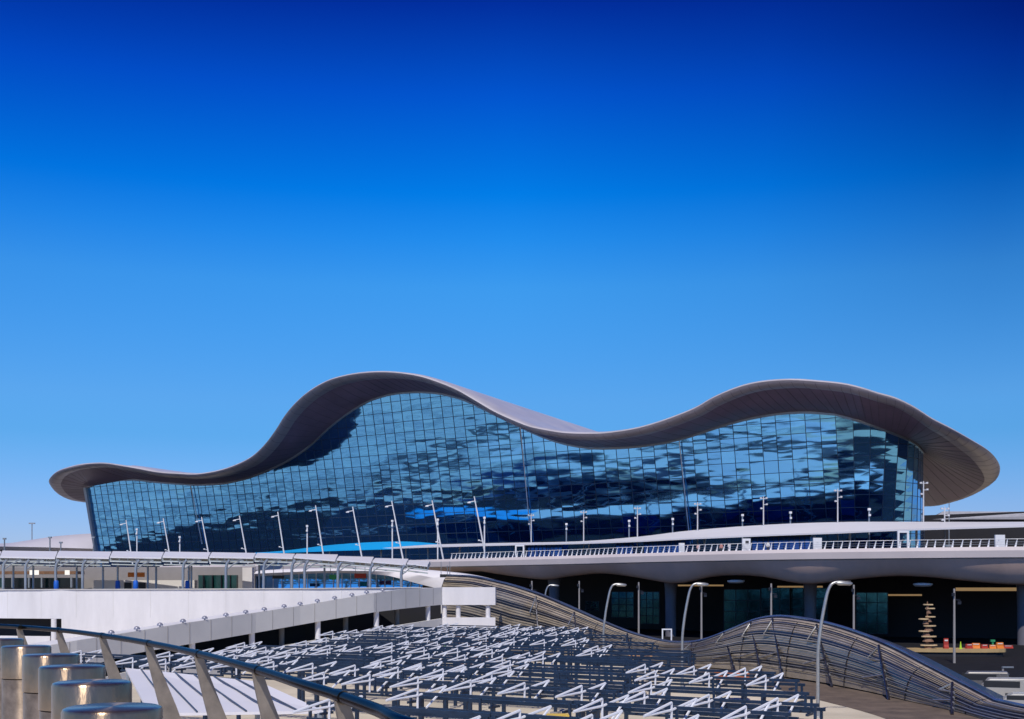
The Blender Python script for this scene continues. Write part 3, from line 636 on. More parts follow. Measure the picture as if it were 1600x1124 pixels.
# end bay facing the camera
x0, y0 = xy(691, 150); x1, y1 = xy(774, 150)
MB().prism([(x0+.01, y0-.02), (x1, y1-.02), (x1, y1+.4), (x0+.01, y0+.4)], EYE+(919-945.5)/F*150, EYE+.1).prism([(x1-.4, y1+.4), (x1, y1+.4), (x1, y1+9), (x1-.4, y1+9)], EYE+(919-945.5)/F*150, EYE+.1).build('end_wall', white_conc, pk)
MB().prism([(x0+.01, y0-.02), (x1, y1-.02), (x1, y1+.4), (x0+.01, y0+.4)], 0, EYE+(919-965)/F*150).build('end_wall', white_conc, pk)
MB().prism([(x0+.1, y0+.4), (x1-.4, y1+.4), (x1-.4, y1+9), (x0+.1, y0+9)], EYE+(919-945)/F*150+.05, EYE+(919-943)/F*150+.1).build('ramp_deck', white_conc, pk)
for px in (694.5, 716, 762.5):
    x, y = xy(px, 150.6); MB().lathe((x, y, 4), [(.32, 0), (.32, 2.95)], 14).build('column', white_conc, pk, smooth=True)
for px, py in ((175, 989), (215, 983.5), (251, 978), (287, 973), (321, 967), (354, 962), (385, 957.5), (414, 953), (445, 949), (470, 944.5), (497, 940), (524, 935), (551, 930.5), (574, 926), (599, 921.5)):
    s = interp(px, [(a, c) for a, _, c in PAR])+.1; c = at(px, py, s); c.z = EYE+(919-interp(px, [(a, b) for a, b, _ in PAR]))/F*s
    MB().lathe((c.x-.1, c.y+.1, c.z), [(.08, -.02), (.08, .12), (.30, .14), (.30, .26), (.2, .40), (.05, .46)], 14).build('dome_light', mat('dome_grey', (.30, .30, .36), .3, .3) if 'dome_grey' not in MATS else MATS['dome_grey'], pk, smooth=40)

# low buildings behind the car park
ab = thing('arrivals_building', 'grey low building with dark glass doors behind the walkway canopy', 'building', (-70, 195, 8.5))
MB().wall([xy(-400, 207), xy(125, 200), xy(398, 195.5)], EYE-4, EYE+3.6, .4).build('wall', plaster, ab)
MB().box((*xy(60, 199), EYE+.9), (14.5, 1.6, 1.7), -.06).build('window', mat('green_black_glass', (.01, .05, .05), .06, var=.4, scale=.4), ab)
for px in (20, 46, 66, 88, 112): MB().box((*xy(px, 195), EYE+.9), (.25, .6, 1.7)).build('door_frame', grey_steel, ab)
MB().box((*xy(60, 196.5), EYE+2.6), (14.8, 3, .5), -.06).build('lintel', MATS['brown_wood'], ab)
MB().box((*xy(341, 192.6), EYE+.95), (6.6, .8, 2.4), -.1).build('window', MATS['green_black_glass'], ab)
for px in (318, 332, 346, 360): MB().box((*xy(px, 191.9), EYE+.95), (.12, .6, 2.4)).build('door_frame', bronze_dk, ab)
MB().box((*xy(388, 191), EYE+1.2), (1.6, 1.6, 4.4)).build('pillar', white_conc, ab)
for px in (50, 57, 105): MB().box((*xy(px, 190), EYE+2.55), (.7, .25, .75)).build('light_panel', lamp_on, ab)
wb = thing('white_cabin', 'cream white cabin wall with two small dark windows behind the columns', 'cabin', (*xy(228, 193), 8.5))
x, y = xy(228, 193); MB().box((x, y, EYE+.45), (16.8, 2, 1.7)).build('wall', cream, wb)
for px in (200, 222): MB().box((*xy(px, 191.95), EYE+.35), (1.2, .2, 1.1)).build('window', black_m, wb)
MB().prism([xy(-400, 207.4), xy(125, 200.4), xy(398, 195.9), xy(398, 214), xy(125, 232), xy(-400, 240)], EYE+3.3, EYE+3.62).build('roof', white_conc, ab)
sg = MB().box((*xy(213, 187), EYE+2.15), (2.7, .25, .75)).build('warning_board', orange); tag(sg, 'orange red board above the white cabin between canopy columns', 'board')

pv = thing('glass_pavilion', 'low pavilion with blue glass front and white lens-shaped roof', 'pavilion', (-20, 200, 8.5))
rt = [(396, 893, 196), (440, 890.5, 195), (500, 889, 194), (560, 888, 193), (620, 888.5, 192), (680, 893, 190), (720, 897, 188), (750, 902, 186), (778, 909, 184)]
rb = [(396, 901, 196), (440, 899, 195), (500, 896, 194), (560, 896.5, 193), (600, 899, 192), (620, 903, 191), (660, 914, 190), (700, 922, 188), (778, 928, 184)]
r1_, r2_ = catmull([at(*p) for p in rt], 4), catmull([at(*p) for p in rb], 4); nrw = min(len(r1_), len(r2_))
MB().grid([[p+V((2, 25, -1)), p+V((0, 4, .2)), p, p.lerp(q, .5)+V((0, -.5, 0)), q, q+V((0, 2, .1))] for p, q in zip(r1_, r2_)]).build('roof', white_memb, pv, smooth=50)
gw = [(398, 197.5), (500, 196), (600, 194.5), (660, 193.5)]
MB().wall([xy(*p) for p in gw], EYE-2, EYE+2.7, .2).build('glass_front', glazing('pavilion_glass', (.25, .55, .85), .04, .17), pv)
mu = MB()
for k in range(20):
    px = lerp(400, 655, k/19); s = interp(px, gw)-.15; mu.box((*xy(px, s), EYE+.9), (.1, .12, 3.4))
mu.build('mullion', white_metal, pv)
def hung_sign(px, py, wd, h, m_, lb, s=186):
    c = at(px, py, s); t_ = thing('hanging_sign', lb, 'sign', c, 'signs hanging below the walkway canopy')
    MB().box(c, (wd, .2, h)).build('board', m_, t_); MB().tube([c+V((-wd*.4, 0, h/2)), c+V((-wd*.4, 0, h/2+2))], .05, 5).tube([c+V((wd*.4, 0, h/2)), c+V((wd*.4, 0, h/2+2))], .05, 5).build('hanger', galv, t_)
hung_sign(435, 902, 1.9, .5, black_m, 'black board hanging before the pavilion glass, leftmost of four')
hung_sign(523, 902, 1.7, .8, green, 'green board hanging before the pavilion glass')
hung_sign(563, 900, 1.9, .75, red, 'red brown board hanging before the pavilion glass')
hung_sign(696, 900, 1.7, .5, black_m, 'black board right of the last canopy column', 180)
hung_sign(701, 906, .5, .45, green, 'small green arrow board under the right black board', 179.5)

# ---------------------------------------------------------------- walkway canopy on the left
wc = thing('walkway_canopy', 'white walkway canopy on grey steel columns behind the car park wall', 'canopy', (-50, 175, 8.5))
segs = [(-330, -250), (-250, -170), (-170, -88), (-85, -2), (0, 86), (88, 170), (172, 252), (254, 325), (327, 396), (398, 457), (459, 524), (526, 580), (582, 634), (636, 668)]
for k, (p0, p1) in enumerate(segs):
    s0, s1 = 181-p0*.009, 181-p1*.009; yb = interp(p0, [(0, 872), (450, 872), (668, 884)]); yt = interp(p0, [(0, 862.5), (250, 864), (450, 867), (668, 879)])
    yb1 = interp(p1, [(0, 874), (450, 873.5), (668, 886)]); 
    f0, f1 = at(p0, yb, s0-4), at(p1, yb1, s1-4); g0, g1 = at(p0+4, yt, s0+9), at(p1+4, yt+1.2, s1+9)
    up = V((0, 0, .22))
    MB().add([f0, f1, g1, g0, f0+up, f1+up, g1+up, g0+up], [(3, 2, 1, 0), (4, 5, 6, 7), (0, 1, 5, 4), (1, 2, 6, 5), (2, 3, 7, 6), (3, 0, 4, 7)]).build('roof_panel', white_memb, wc)
    ug = MB()
    for j in range(7):
        t = j/6; ug.bar(f0.lerp(f1, t)+V((0, .3, -.22)), g0.lerp(g1, t)+V((0, 0, -.22)), .14, .3)
    for j in range(5):
        t = j/4; ug.bar(f0.lerp(g0, t)+V((0, 0, -.5)), f1.lerp(g1, t)+V((0, 0, -.5)), .14, .22)
    ug.bar(f0+V((0, .8, -.95)), f1+V((0, .8, -.95)), .18, .2)
    ug.build('roof_grid', mat('canopy_grid', (.55, .58, .55), .4, .2) if 'canopy_grid' not in MATS else MATS['canopy_grid'], wc)
colsL = [(-300, 0), (-240, 0), (-180, 0), (-120, 0), (-60, 0), (5, 0), (21, 6), (40, 0), (52, 6), (87, 0), (120, 6), (129, 0), (161, 6), (184, 6), (212, 0), (231, 6), (244, 6), (286, 0), (295, 6), (299, 6), (353, 0), (405, 6), (412, 0), (456, 0), (476, 0), (507, 6), (528, 0), (578, 0), (627, 0)]
for px, dy in colsL:
    s = 176-px*.009+dy; x, y = xy(px, s); r_ = .21 if dy == 0 else .16
    top = EYE+(919-interp(px, [(0, 880), (450, 880), (668, 890)]))/F*s
    MB().tube([(x, y, EYE-3), (x, y, top-.8), (x+.15, y, top-.1), (x+.55, y, top+.45)] if dy == 0 else [(x, y, EYE-3), (x, y, top)], r_, 10).build('column', grey_steel, wc, smooth=True)
    if dy == 0:
        MB().tube([(x+.05, y, top-1.0), (x+1.1, y+.5, top-.1), (x+2.4, y+1, top+.45)], .1, 6).tube([(x+2.4, y+1, top+.5), (x-.6, y-.5, top+.2)], .07, 6).build('bracket', grey_steel, wc, smooth=True)
for px, dy, lb in ((88, -.3, 'blue wrapped sleeve on the canopy column left of the cabin'), (184, 5.7, 'dark blue wrapped sleeve on a thin column before the cabin'), (212, -.3, 'bright blue wrapped sleeve on the column before the cabin'), (293, 5.5, 'blue wrapped sleeve on the column right of the cabin')):
    s = 176-px*.009+dy+.3; x, y = xy(px, s)
    tag(MB().lathe((x, y, EYE-.6), [(.3, 0), (.36, .1), (.38, .9), (.36, 1.6), (.26, 1.75)], 12).build('column_sleeve', blue_wrap, smooth=40), lb, 'sleeve', 'blue sleeves on the canopy columns')

# ---------------------------------------------------------------- street lamps in front of the deck
lampb = [(1278, 80, 'nearest and tallest street lamp, before the hump of the glass tunnel'), (1066, 104, 'curved street lamp second from the nearest, before the dip of the glass tunnel'), (943, 120, 'curved street lamp third from the nearest'), (846, 158, 'smallest and farthest curved street lamp by the car park end')]
proto = None
for px, s, lb in lampb:
    x, y = xy(px, s)
    if proto is None:
        proto = t_ = thing('street_lamp', lb, 'street lamp', (0, 0, 0), 'curved street lamps before the elevated road')
        arc = catmull([(0, 0, 0), (0, 0, 3), (.02, 0, 4.6), (.22, 0, 6.4), (.55, 0, 8.2), (.74, 0, 8.9), (.98, 0, 9.28), (1.4, 0, 9.42), (1.9, 0, 9.40), (2.1, 0, 9.38)], 4)
        MB().tube(arc, [lerp(.13, .09, min(1, i/len(arc))) for i in range(len(arc))], 10).build('pole', galv, t_, smooth=True)
        MB().tube([(1.25, 0, 9.36), (1.45, 0, 9.34), (2.25, 0, 9.30), (2.4, 0, 9.32)], [.06, .16, .15, .05], 10).build('lamp_head', galv, t_, smooth=True)
        MB().lathe((0, 0, 0), [(.28, 0), (.28, .05), (.18, .08), (.16, .7)], 12).build('base', galv, t_)
    else: t_ = copy_tree(proto); t_['label'] = lb
    t_.location = (x, y, 0)
for px, py, s, lb in ((905, 908, 190, 'thin floodlight pole under the deck, between the two farthest curved lamps'), (831, 908, 175, 'thin floodlight pole left of the farthest curved lamp'), (998, 910, 178, 'thin floodlight pole right of the third curved lamp'), (1096, 912, 162, 'thin floodlight pole right of the curved lamp by the tunnel dip'), (1205, 912, 152, 'thin floodlight pole over the hump of the glass tunnel'), (1334, 914, 146, 'thin floodlight pole right of the nearest curved lamp'), (1491, 920, 138, 'thin grey floodlight pole before the gold ledge')):
    t0 = at(px, py, s); m_ = thing('floodlight_pole', lb, 'pole', (t0.x, t0.y, 0), 'thin floodlight poles before the dark hall')
    MB().tube([(t0.x, t0.y, 0), (t0.x, t0.y, t0.z)], [.17, .12], 8).build('pole', MATS['grey_plaster'], m_, smooth=True)
    MB().bar((t0.x, t0.y, t0.z-1.3), (t0.x+.7, t0.y-.1, t0.z-1.4), .1).box((t0.x+.5, t0.y-.2, t0.z-1.7), (.4, .35, .35)).box((t0.x-.2, t0.y-.2, t0.z-.7), (.3, .3, .4)).build('floodlight', bronze_dk, m_)

# ---------------------------------------------------------------- undulating glass tunnel
tn = thing('glass_tunnel', 'undulating bronze glass tunnel with dark ribs winding before the dark hall', 'tunnel', (45, 110, 0))
tl_ = [(700, 900, 176), (740, 902, 171), (775, 909, 166), (810, 918, 161), (850, 932, 156), (895, 951, 151), (940, 971, 147), (985, 989, 143), (1030, 1001, 140), (1065, 1005, 137), (1100, 1001, 133), (1145, 984, 128), (1180, 970, 124), (1215, 964.5, 120), (1255, 968, 115), (1300, 977, 110), (1350, 993, 104), (1400, 1014, 98), (1450, 1040, 92), (1500, 1066, 87), (1550, 1092, 82), (1600, 1119, 77), (1660, 1140, 73)]
tp = catmull([at(*p) for p in tl_], 6)
FR = [1, .93, .80, .66, .52, .38, .24, .10, -.05]
def tun(p, i, f_):                              # curved cross-section, f_ 1 at the crown and 0 at the ground
    o = out_dir(tp, i); h = max(1.0, p.z); z = h*f_ if h < 4 else p.z-min(h, 9)*(1-f_)
    return V((p.x, p.y, 0))+o*(1.9*math.sqrt(max(0, 1-f_*f_)))+V((0, 0, max(z, -.2)))
def strip(f0, f1, n=3): return [[tun(p, i, lerp(f0, f1, k/n)) for k in range(n+1)] for i, p in enumerate(tp)]
gs = [(.985, .93), (.885, .77), (.70, .60), (.53, .43), (.36, .27), (.20, .03)]
for f0, f1 in gs: MB().grid(strip(f0, f1)).build('glass_band', bronze_gl, tn, smooth=60)
for f0, f1 in ((1.0, .985), (.93, .885), (.77, .70), (.60, .53), (.43, .36), (.27, .20)):
    MB().grid(strip(f0, f1, 1)).build('shadow_gap', bronze_dk, tn)
MB().grid([[V((p.x, p.y, .012))+out_dir(tp, i)*1.6, V((p.x, p.y, .012))+out_dir(tp, i)*8.5] for i, p in enumerate(tp)]).build('brown_shade_strip', mat('brown_shading', (.13, .095, .07), .85, var=.4, scale=.5)).__setitem__('kind', 'structure')  # brown strip added to stand in for shading and clutter before the tunnel
MB().tube([tun(p, i, 1)+V((0, .1, .08)) for i, p in enumerate(tp)], .16, 8).build('crown_tube', mat('blue_grey_steel', (.18, .22, .30), .25, .7), tn, smooth=True)
for f_ in (.96, .908, .87, .83, .79, .735, .68, .64, .565, .51, .47, .395, .33, .29, .235, .16):
    MB().tube([tun(p, i, f_)+out_dir(tp, i)*.07 for i, p in enumerate(tp)], .045 if f_ in (.908, .735, .565, .395, .235) else .025, 6).build('rail_tube', galv if f_ in (.908, .735, .565, .395, .235) else bronze_dk, tn, smooth=True)
MB().grid([[tun(p, i, 1), tun(p, i, 1)-out_dir(tp, i)*2+V((0, 0, -.4)), V((p.x, p.y, 0))-out_dir(tp, i)*3.4] for i, p in enumerate(tp)]).build('rear_shell', bronze_dk, tn, smooth=60)
rib = MB()
for i in range(0, len(tp), 12):
    for k in range(8): rib.bar(tun(tp[i], i, FR[k])+out_dir(tp, i)*.05, tun(tp[i], i, FR[k+1])+out_dir(tp, i)*.05, .06, .08)
rib.build('glazing_rib', bronze_dk, tn).__setitem__('kind', 'stuff')
for px, dx in ((842, 2.5), (900, 2.2), (985, 1.8), (1090, 2.2), (1137, 3.4), (1178, 3.6), (1216, 3.8), (1288, 4.0), (1384, 4.2), (1502, 3.0)):
    i = min(range(len(tp)), key=lambda k: abs(pxof(tp[k])-px)); p = tun(tp[i], i, .97); o = out_dir(tp, i)
    dd = (tp[min(i+1, len(tp)-1)]-tp[i-1]); dd.z = 0; dd.normalize(); q = V((p.x, p.y, 0))+o*2.7+dd*dx*1.7
    st = MB().tube([p+o*.15, q], .12, 8).build('strut', chrome, tn, smooth=True)
    sl = MB()
    for t in (.18, .34, .5, .66, .82):
        c = p.lerp(q, t); d = (q-p).normalized(); sl.tube([c-d*.14, c+d*.14], .13, 8)
    sl.build('collar', galv, st, smooth=True)
    c = p.lerp(q, .30); c2 = tun(tp[i], i, .70)+o*.3; MB().tube([c, c2, p.lerp(q, .03)+V((-.2, 0, 0))], .08, 6).build('stay', galv, st, smooth=True)
    c = p.lerp(q, .55); MB().tube([c, tun(tp[i], i, .30)+o*.3], .07, 6).build('stay', galv, st, smooth=True)

# ---------------------------------------------------------------- things before the dark hall on the right
def ellip(cx, cy, rx, ry, z0, z1, rz, n=20, k=1):
    return [(cx+rx*math.cos(t)*math.cos(rz)-ry*math.sin(t)*math.sin(rz), cy+rx*math.cos(t)*math.sin(rz)+ry*math.sin(t)*math.cos(rz)) for t in [2*math.pi*j/n for j in range(n)]]
c = at(1500, 1017, 150); kl = thing('planter_ledge', 'long gold-lit raised ledge in the dark under the deck', 'ledge', (c.x, c.y, 0))
MB().prism(ellip(c.x, c.y+2, 6.2, 1.6, 0, 0, -.10), 0, c.z-.25).build('base', dark, kl); MB().prism(ellip(c.x, c.y+2, 6.6, 1.8, 0, 0, -.10), c.z-.25, c.z+.2).build('rim', mat('ledge_tan', (.45, .31, .14), .6), kl)
zt = c.z+.2
tr = thing('tiered_display', 'tall tiered display of pale gold ledges narrowing upward in the dark hall', 'display', (*xy(1449, 152), zt))
tx, ty = xy(1449, 152)
MB().tube([(tx, ty, zt-.01), (tx, ty, zt+6.2)], [.25, .06], 8).build('stem', brown, tr)
for k, (h, r_, ox) in enumerate(((.35, 1.1, .2), (1.5, 1.0, .2), (2.2, .8, -.35), (2.9, .85, .3), (3.8, .6, -.5), (4.1, .55, .4), (5.2, .45, .35), (5.7, .35, .1))):
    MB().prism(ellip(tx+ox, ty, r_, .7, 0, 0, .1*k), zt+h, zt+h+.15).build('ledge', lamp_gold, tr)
    MB().lathe((tx+ox*.5, ty, zt+h-.6), [(r_*.75, 0), (r_*.35, .6)], 10).build('skirt', brown, tr)
rng = random.Random(3)
def barrier(px, wd, h, m_, lb, rz=0, dy=0):
    x, y = xy(px, 151.5+dy); t_ = thing('road_barrier', lb, 'barrier', (x, y, zt), 'red and orange barriers on the gold ledge')
    prof = [(-.26, 0), (.26, 0), (.26, .12*h/.8), (.12, .3*h/.8), (.08, h), (-.08, h), (-.12, .3*h/.8), (-.26, .12*h/.8)]; n = len(prof); ca, sa = math.cos(rz), math.sin(rz)
    vs = [(x+dx*ca-a*sa, y+dx*sa+a*ca, zt+b) for dx in (-wd/2, wd/2) for a, b in prof]
    MB().add(vs, [tuple(range(n))[::-1], tuple(range(n, 2*n))]+[(i, (i+1) % n, n+(i+1) % n, n+i) for i in range(n)]).build('body', m_, t_)
    MB().box((x+sa*.1, y-ca*.1, zt+h*.8), (wd*.7, .08, h*.14), rz).build('reflector', cream, t_)
barrier(1478, .6, 1.35, red, 'upright red barrier board on the gold ledge beside the tiered display')
barrier(1514, .95, .62, red, 'red barrier nearest the lime cone on the gold ledge', .3)
barrier(1525, 1.0, .7, orange, 'orange barrier turned sideways beside the red one on the gold ledge', -.4, .4)
barrier(1538, .9, .55, red, 'low dark red barrier in the middle of the gold ledge', .2)
barrier(1551, .8, .5, orange, 'low orange barrier under the small green box', -.2, -.3)
barrier(1562, .95, .82, orange, 'tallest orange barrier at the right end of the gold ledge', .15)
barrier(1575, 1.2, .4, red, 'lowest dark red barrier beyond the right end orange one', -.1, .5)
x, y = xy(1501, 150.8); tag(MB().lathe((x, y, zt), [(.24, 0), (.24, .05), (.15, .08), (.04, .95)], 12).build('safety_cone', lime), 'lime yellow safety cone on the gold ledge beside the grey pole', 'cone')
x, y = xy(1551, 152.6); tag(MB().box((x, y, zt+.98), (.55, .35, .28)).box((x, y, zt+.42), (.2, .2, .84)).build('green_box', green), 'small green box standing above the orange barriers', 'box')
# cars parked behind the tunnel
def car(name, lb, px, s, m_, rz, van):
    x, y = xy(px, s); t_ = thing(name, lb, 'van' if van else 'car', (0, 0, 0), 'vehicles parked behind the glass tunnel')
    L2, W2 = 2.4, .92; prof = [(-L2, .35), (L2, .35), (L2, .9), (L2-.5, 1.05), (L2-1.0, 1.25), (L2-1.6, 1.95), (-L2+.1, 2.0), (-L2, 1.2)] if van else [(-L2, .35), (L2, .35), (L2, .75), (L2-.9, .95), (L2-1.6, 1.42), (-L2+1.2, 1.48), (-L2+.3, 1.0), (-L2, .95)]
    n = len(prof); vs = [(a, -W2, b) for a, b in prof]+[(a, W2, b) for a, b in prof]
    b_o = MB().add(vs, [tuple(range(n)), tuple(range(n, 2*n))[::-1]]+[(i, n+i, n+(i+1) % n, (i+1) % n) for i in range(n)]).build('body', m_, t_)
    bv = b_o.modifiers.new('bevel', 'BEVEL'); bv.width = .08; bv.segments = 2
    hz = 1.55 if van else 1.15; k = .22
    for sd in (-1, 1): MB().box((-.1, sd*(W2+.003), hz), (2.6, .02, .5 if van else .3)).build('side_window', black_m, t_)
    MB().box((-L2-.0, 0, 1.6 if van else 1.15), (.06, 1.4, .42 if van else .2)).build('rear_window', black_m, t_)
    for dx in (-1.5, 1.5):
        for sd in (-1, 1):
            wv = MB(); nn = 18
            ring = [(dx+.33*math.cos(2*math.pi*j/nn), .33+.33*math.sin(2*math.pi*j/nn)) for j in range(nn)]
            vs = [(a, sd*(W2-.16), b) for a, b in ring]+[(a, sd*(W2+.03), b) for a, b in ring]
            wh = wv.add(vs, [tuple(range(nn)), tuple(range(nn, 2*nn))]+[(i, (i+1) % nn, nn+(i+1) % nn, nn+i) for i in range(nn)]).build('wheel', rubber, t_)
    for sd in (-1, 1): MB().box((-L2-.02, sd*.7, .85), (.06, .25, .16)).build('tail_light', red, t_)
    t_.location = (x, y, .006); t_.rotation_euler.z = rz
car('parked_van', 'dark grey van parked behind the tunnel, left of the other vehicles', 1528, 97, car_grey, R(160), True)
car('parked_van', 'pale van parked behind the tunnel between two vehicles', 1562, 90, car_white, R(160), True)
car('parked_car', 'pale car parked at the right edge behind the tunnel', 1600, 83, car_white, R(160), False)
x, y = xy(1567, 112); m_ = thing('small_lamp', 'small dark lamp post with flat arm among the parked vehicles', 'lamp post', (x, y, 0)); tz = EYE+(919-1043)/F*112
MB().tube([(x, y, 0), (x, y, tz)], .1, 8).build('pole', MATS['grey_plaster'], m_); MB().box((x+.45, y, tz+.02), (1.1, .3, .14)).build('lamp_head', galv, m_)
x, y = xy(1042, 142.8); y -= 3.8; zb = EYE+(919-1001)/F*142.8
t_ = thing('white_frame_sign', 'upright white rectangular frame above the dip of the glass tunnel', 'frame', (x, y+3.8, 0))
MB().bar((x-.55, y+3.8, zb), (x-.55, y+3.8, zb+1.3), .16).bar((x+.55, y+3.8, zb), (x+.55, y+3.8, zb+1.3), .16).bar((x-.63, y+3.8, zb+1.38), (x+.63, y+3.8, zb+1.38), .16).bar((x-.63, y+3.8, zb-.08), (x+.63, y+3.8, zb-.08), .16).build('frame', white_metal, t_)
MB().tube([(x, y+3.8, 0), (x, y+3.8, zb-.1)], .08, 6).build('post', galv, t_)

# ---------------------------------------------------------------- sunken court: rows of shade frames
P_ = V((.86, -.51)); Q_ = V((.51, .86)); ML = 8.6
proto = thing('shade_frame', 'slate blue steel shade frame with three white zigzag braces in the sunken court', 'shade frame', (0, 0, 0), 'steel shade frames in rows over the court')
H = 4.55
fr = MB()
for off, dz_ in ((0, 0), (.9, -.25)):
    fr.box((ML/2, off, H+dz_), (ML, .12, .13)); fr.box((ML/2, off, H-.62+dz_), (ML, .11, .11))
    for xk in (.15, ML*.5, ML-.15): fr.box((xk, off, H-.31+dz_), (.1, .1, .49))
for xk in (.6, ML*.5+.4, ML-.5): fr.box((xk, .45, H-.42), (.1, .76, .1))
fr.build('beam_frame', slate, proto)
MB().box((ML*.78, .45, H/2-.35), (.2, .2, H-.7)).build('post', slate, proto)
MB().box((ML*.78, .45, .06), (.6, .6, .12)).build('footing', MATS['grey_plaster'], proto)
def tri(pts, r_):
    b = MB()
    for a, c in pts: b.tube([a, c], r_, 6)
    return b
for X0 in (ML*.16, ML*.49, ML*.82):
    Vt, Vm, Vb = V((X0, -.3, H+.22)), V((X0, -.3, H-.06)), V((X0, -.3, H-.62)); Lp = V((X0-.35, -2.0, H-.14)); Rp = V((X0+.35, 1.3, H+.24))
    tri([(Lp, Vt), (Lp, Vm), (Vt, Vb), (Vm, Rp), (V((X0+.3, -.1, H-.58)), Rp)], .05).build('brace', brace_w, proto)
proto_b = copy_tree(proto)
k_ = 0
for ch in list(proto_b.children):
    if ch.name.startswith('brace'):
        k_ += 1
        if k_ > 1: bpy.data.objects.remove(ch)
proto_b['label'] = 'slate blue steel shade frame with a single white brace in the sunken court'
poly = [(-30, 79), (-27, 86), (-19.5, 100), (-11.5, 142), (6, 130), (10.5, 118), (11, 98), (12.0, 74), (13.6, 54), (14.2, 40), (10, 31), (-6, 33), (-9, 43), (-9, 52), (-15, 64), (-24, 70)]
def inside(x, y):
    r_ = False
    for i in range(len(poly)):
        (x0, y0), (x1, y1) = poly[i], poly[i-1]
        if (y0 > y) != (y1 > y) and x < (x1-x0)*(y-y0)/(y1-y0)+x0: r_ = not r_
    return r_
first = first_b = True; rng = random.Random(11)
O = V((-9.7, 143))
for k in range(-2, 34):
    st = (rng.uniform(0, ML))
    for j in range(-12, 14):
        q = O-Q_*(k*4.6)+P_*(j*ML+st)
        cx, cy = q.x+P_.x*ML*.25, q.y+P_.y*ML*.25
        if not (inside(cx, cy) and inside(q.x+P_.x*ML*.85, q.y+P_.y*ML*.85)): continue
        plain = rng.random() < .64
        if plain: t_ = proto_b if first_b else copy_tree(proto_b); first_b = False
        else: t_ = proto if first else copy_tree(proto); first = False
        t_.location = (q.x, q.y, rng.uniform(-.12, .12)); t_.rotation_euler.z = math.atan2(P_.y, P_.x)+rng.uniform(-.012, .012)

# white seamed roof beside the frames
wr = thing('seamed_roof', 'white sheet roof with dark seams below the handrail', 'roof', (-15, 55, 0))
c0, c1, c2, c3 = V((-23.5, 70, 4.15)), V((-12.2, 55.5, 4.5)), V((-7.6, 46.5, 4.05)), V((-15.6, 49.6, 3.6))
MB().add([c0, c1, c2, c3]+[p-V((0, 0, .12)) for p in (c0, c1, c2, c3)], [(0, 1, 2, 3), (7, 6, 5, 4), (0, 4, 5, 1), (1, 5, 6, 2), (2, 6, 7, 3), (3, 7, 4, 0)]).build('sheet', white_memb, wr)
sm = MB()
for k in range(1, 7): t = k/7; sm.bar(c0.lerp(c1, t)+V((0, 0, .03)), c3.lerp(c2, t)+V((0, 0, .03)), .06, .06)
sm.build('seam', slate, wr)
for p in (c0, c1, c2, c3): MB().tube([(p.x*.98-.3, p.y, 0), (p.x*.98-.3, p.y, p.z-.1)], .12, 8).build('post', grey_steel, wr)

# site equipment in the court
def crate(name, px, py, s, wd, dp, h, m_, lb, cat, rz=0):
    x, y = xy(px, s); zt_ = EYE+(919-py)/F*s; h = min(h, zt_) if zt_ > .3 else h; t_ = thing(name, lb, cat, (x, y, 0))
    z0_ = zt_-h
    MB().box((x, y, z0_+h/2), (wd, dp, h), rz).build('body', m_, t_)
    r_ = MB()
    for k in range(7):
        d = (k/6-.5)*wd*.96; r_.box((x+d*math.cos(rz)+(dp/2+.03)*math.sin(rz), y+d*math.sin(rz)-(dp/2+.03)*math.cos(rz), z0_+h/2), (.06, .06, h*.9), rz)
    r_.box((x, y, zt_+.04), (wd+.1, dp+.1, .08), rz); r_.build('rib', m_, t_)
    if z0_ > .3:
        for sx in (-1, 1):
            for sy in (-1, 1): MB().box((x+sx*wd*.42, y+sy*dp*.35, z0_/2), (.12, .12, z0_)).build('leg', slate, t_)
crate('orange_container', 1143, 1050, 92, 2.6, 1.2, .55, orange, 'bright orange trough on legs beside the glass tunnel dip', 'trough')
crate('yellow_container', 880, 1004, 110, 1.9, .8, .4, yellow, 'yellow orange trough among the farther shade frames', 'trough')
crate('green_container', 929, 1027, 92, .9, .7, .4, green, 'small green trough among the shade frames before the third lamp', 'trough')
crate('timber_stack', 1000, 1023, 94, 1.9, .8, .25, mat('pale_timber', (.6, .33, .15), .7), 'stack of pale orange timber on legs among the frames', 'timber stack')
crate('yellow_container', 870, 1120, 43, .8, .6, .3, yellow, 'yellow trough by the bottom edge among the nearest frames', 'trough')
sh = thing('site_cabin', 'brown site cabin with small bright windows behind the farthest shade frames', 'cabin', (*xy(748, 136), 0))
x, y = xy(748, 136); ztp = EYE+(919-990)/F*136
MB().box((x, y, ztp/2), (5.4, 2.2, ztp)).build('wall', brown, sh); MB().box((x, y, ztp+.08), (5.8, 2.6, .16)).build('roof', slate, sh)
for k in range(4): MB().box((x-1.9+k*1.25, y-1.12, ztp-.85), (.5, .06, .9)).build('window', cream, sh)
x, y = xy(693, 128); gp = thing('green_marker', 'slim green banner post beside the farthest shade frames', 'banner', (x, y, 0)); zt_ = EYE+(919-996)/F*128
MB().tube([(x, y, 0), (x, y, zt_)], .07, 8).build('pole', galv, gp); MB().box((x+.2, y, zt_-.65), (.36, .06, 1.25)).build('banner', mat('light_green', (.3, .55, .22), .6), gp)

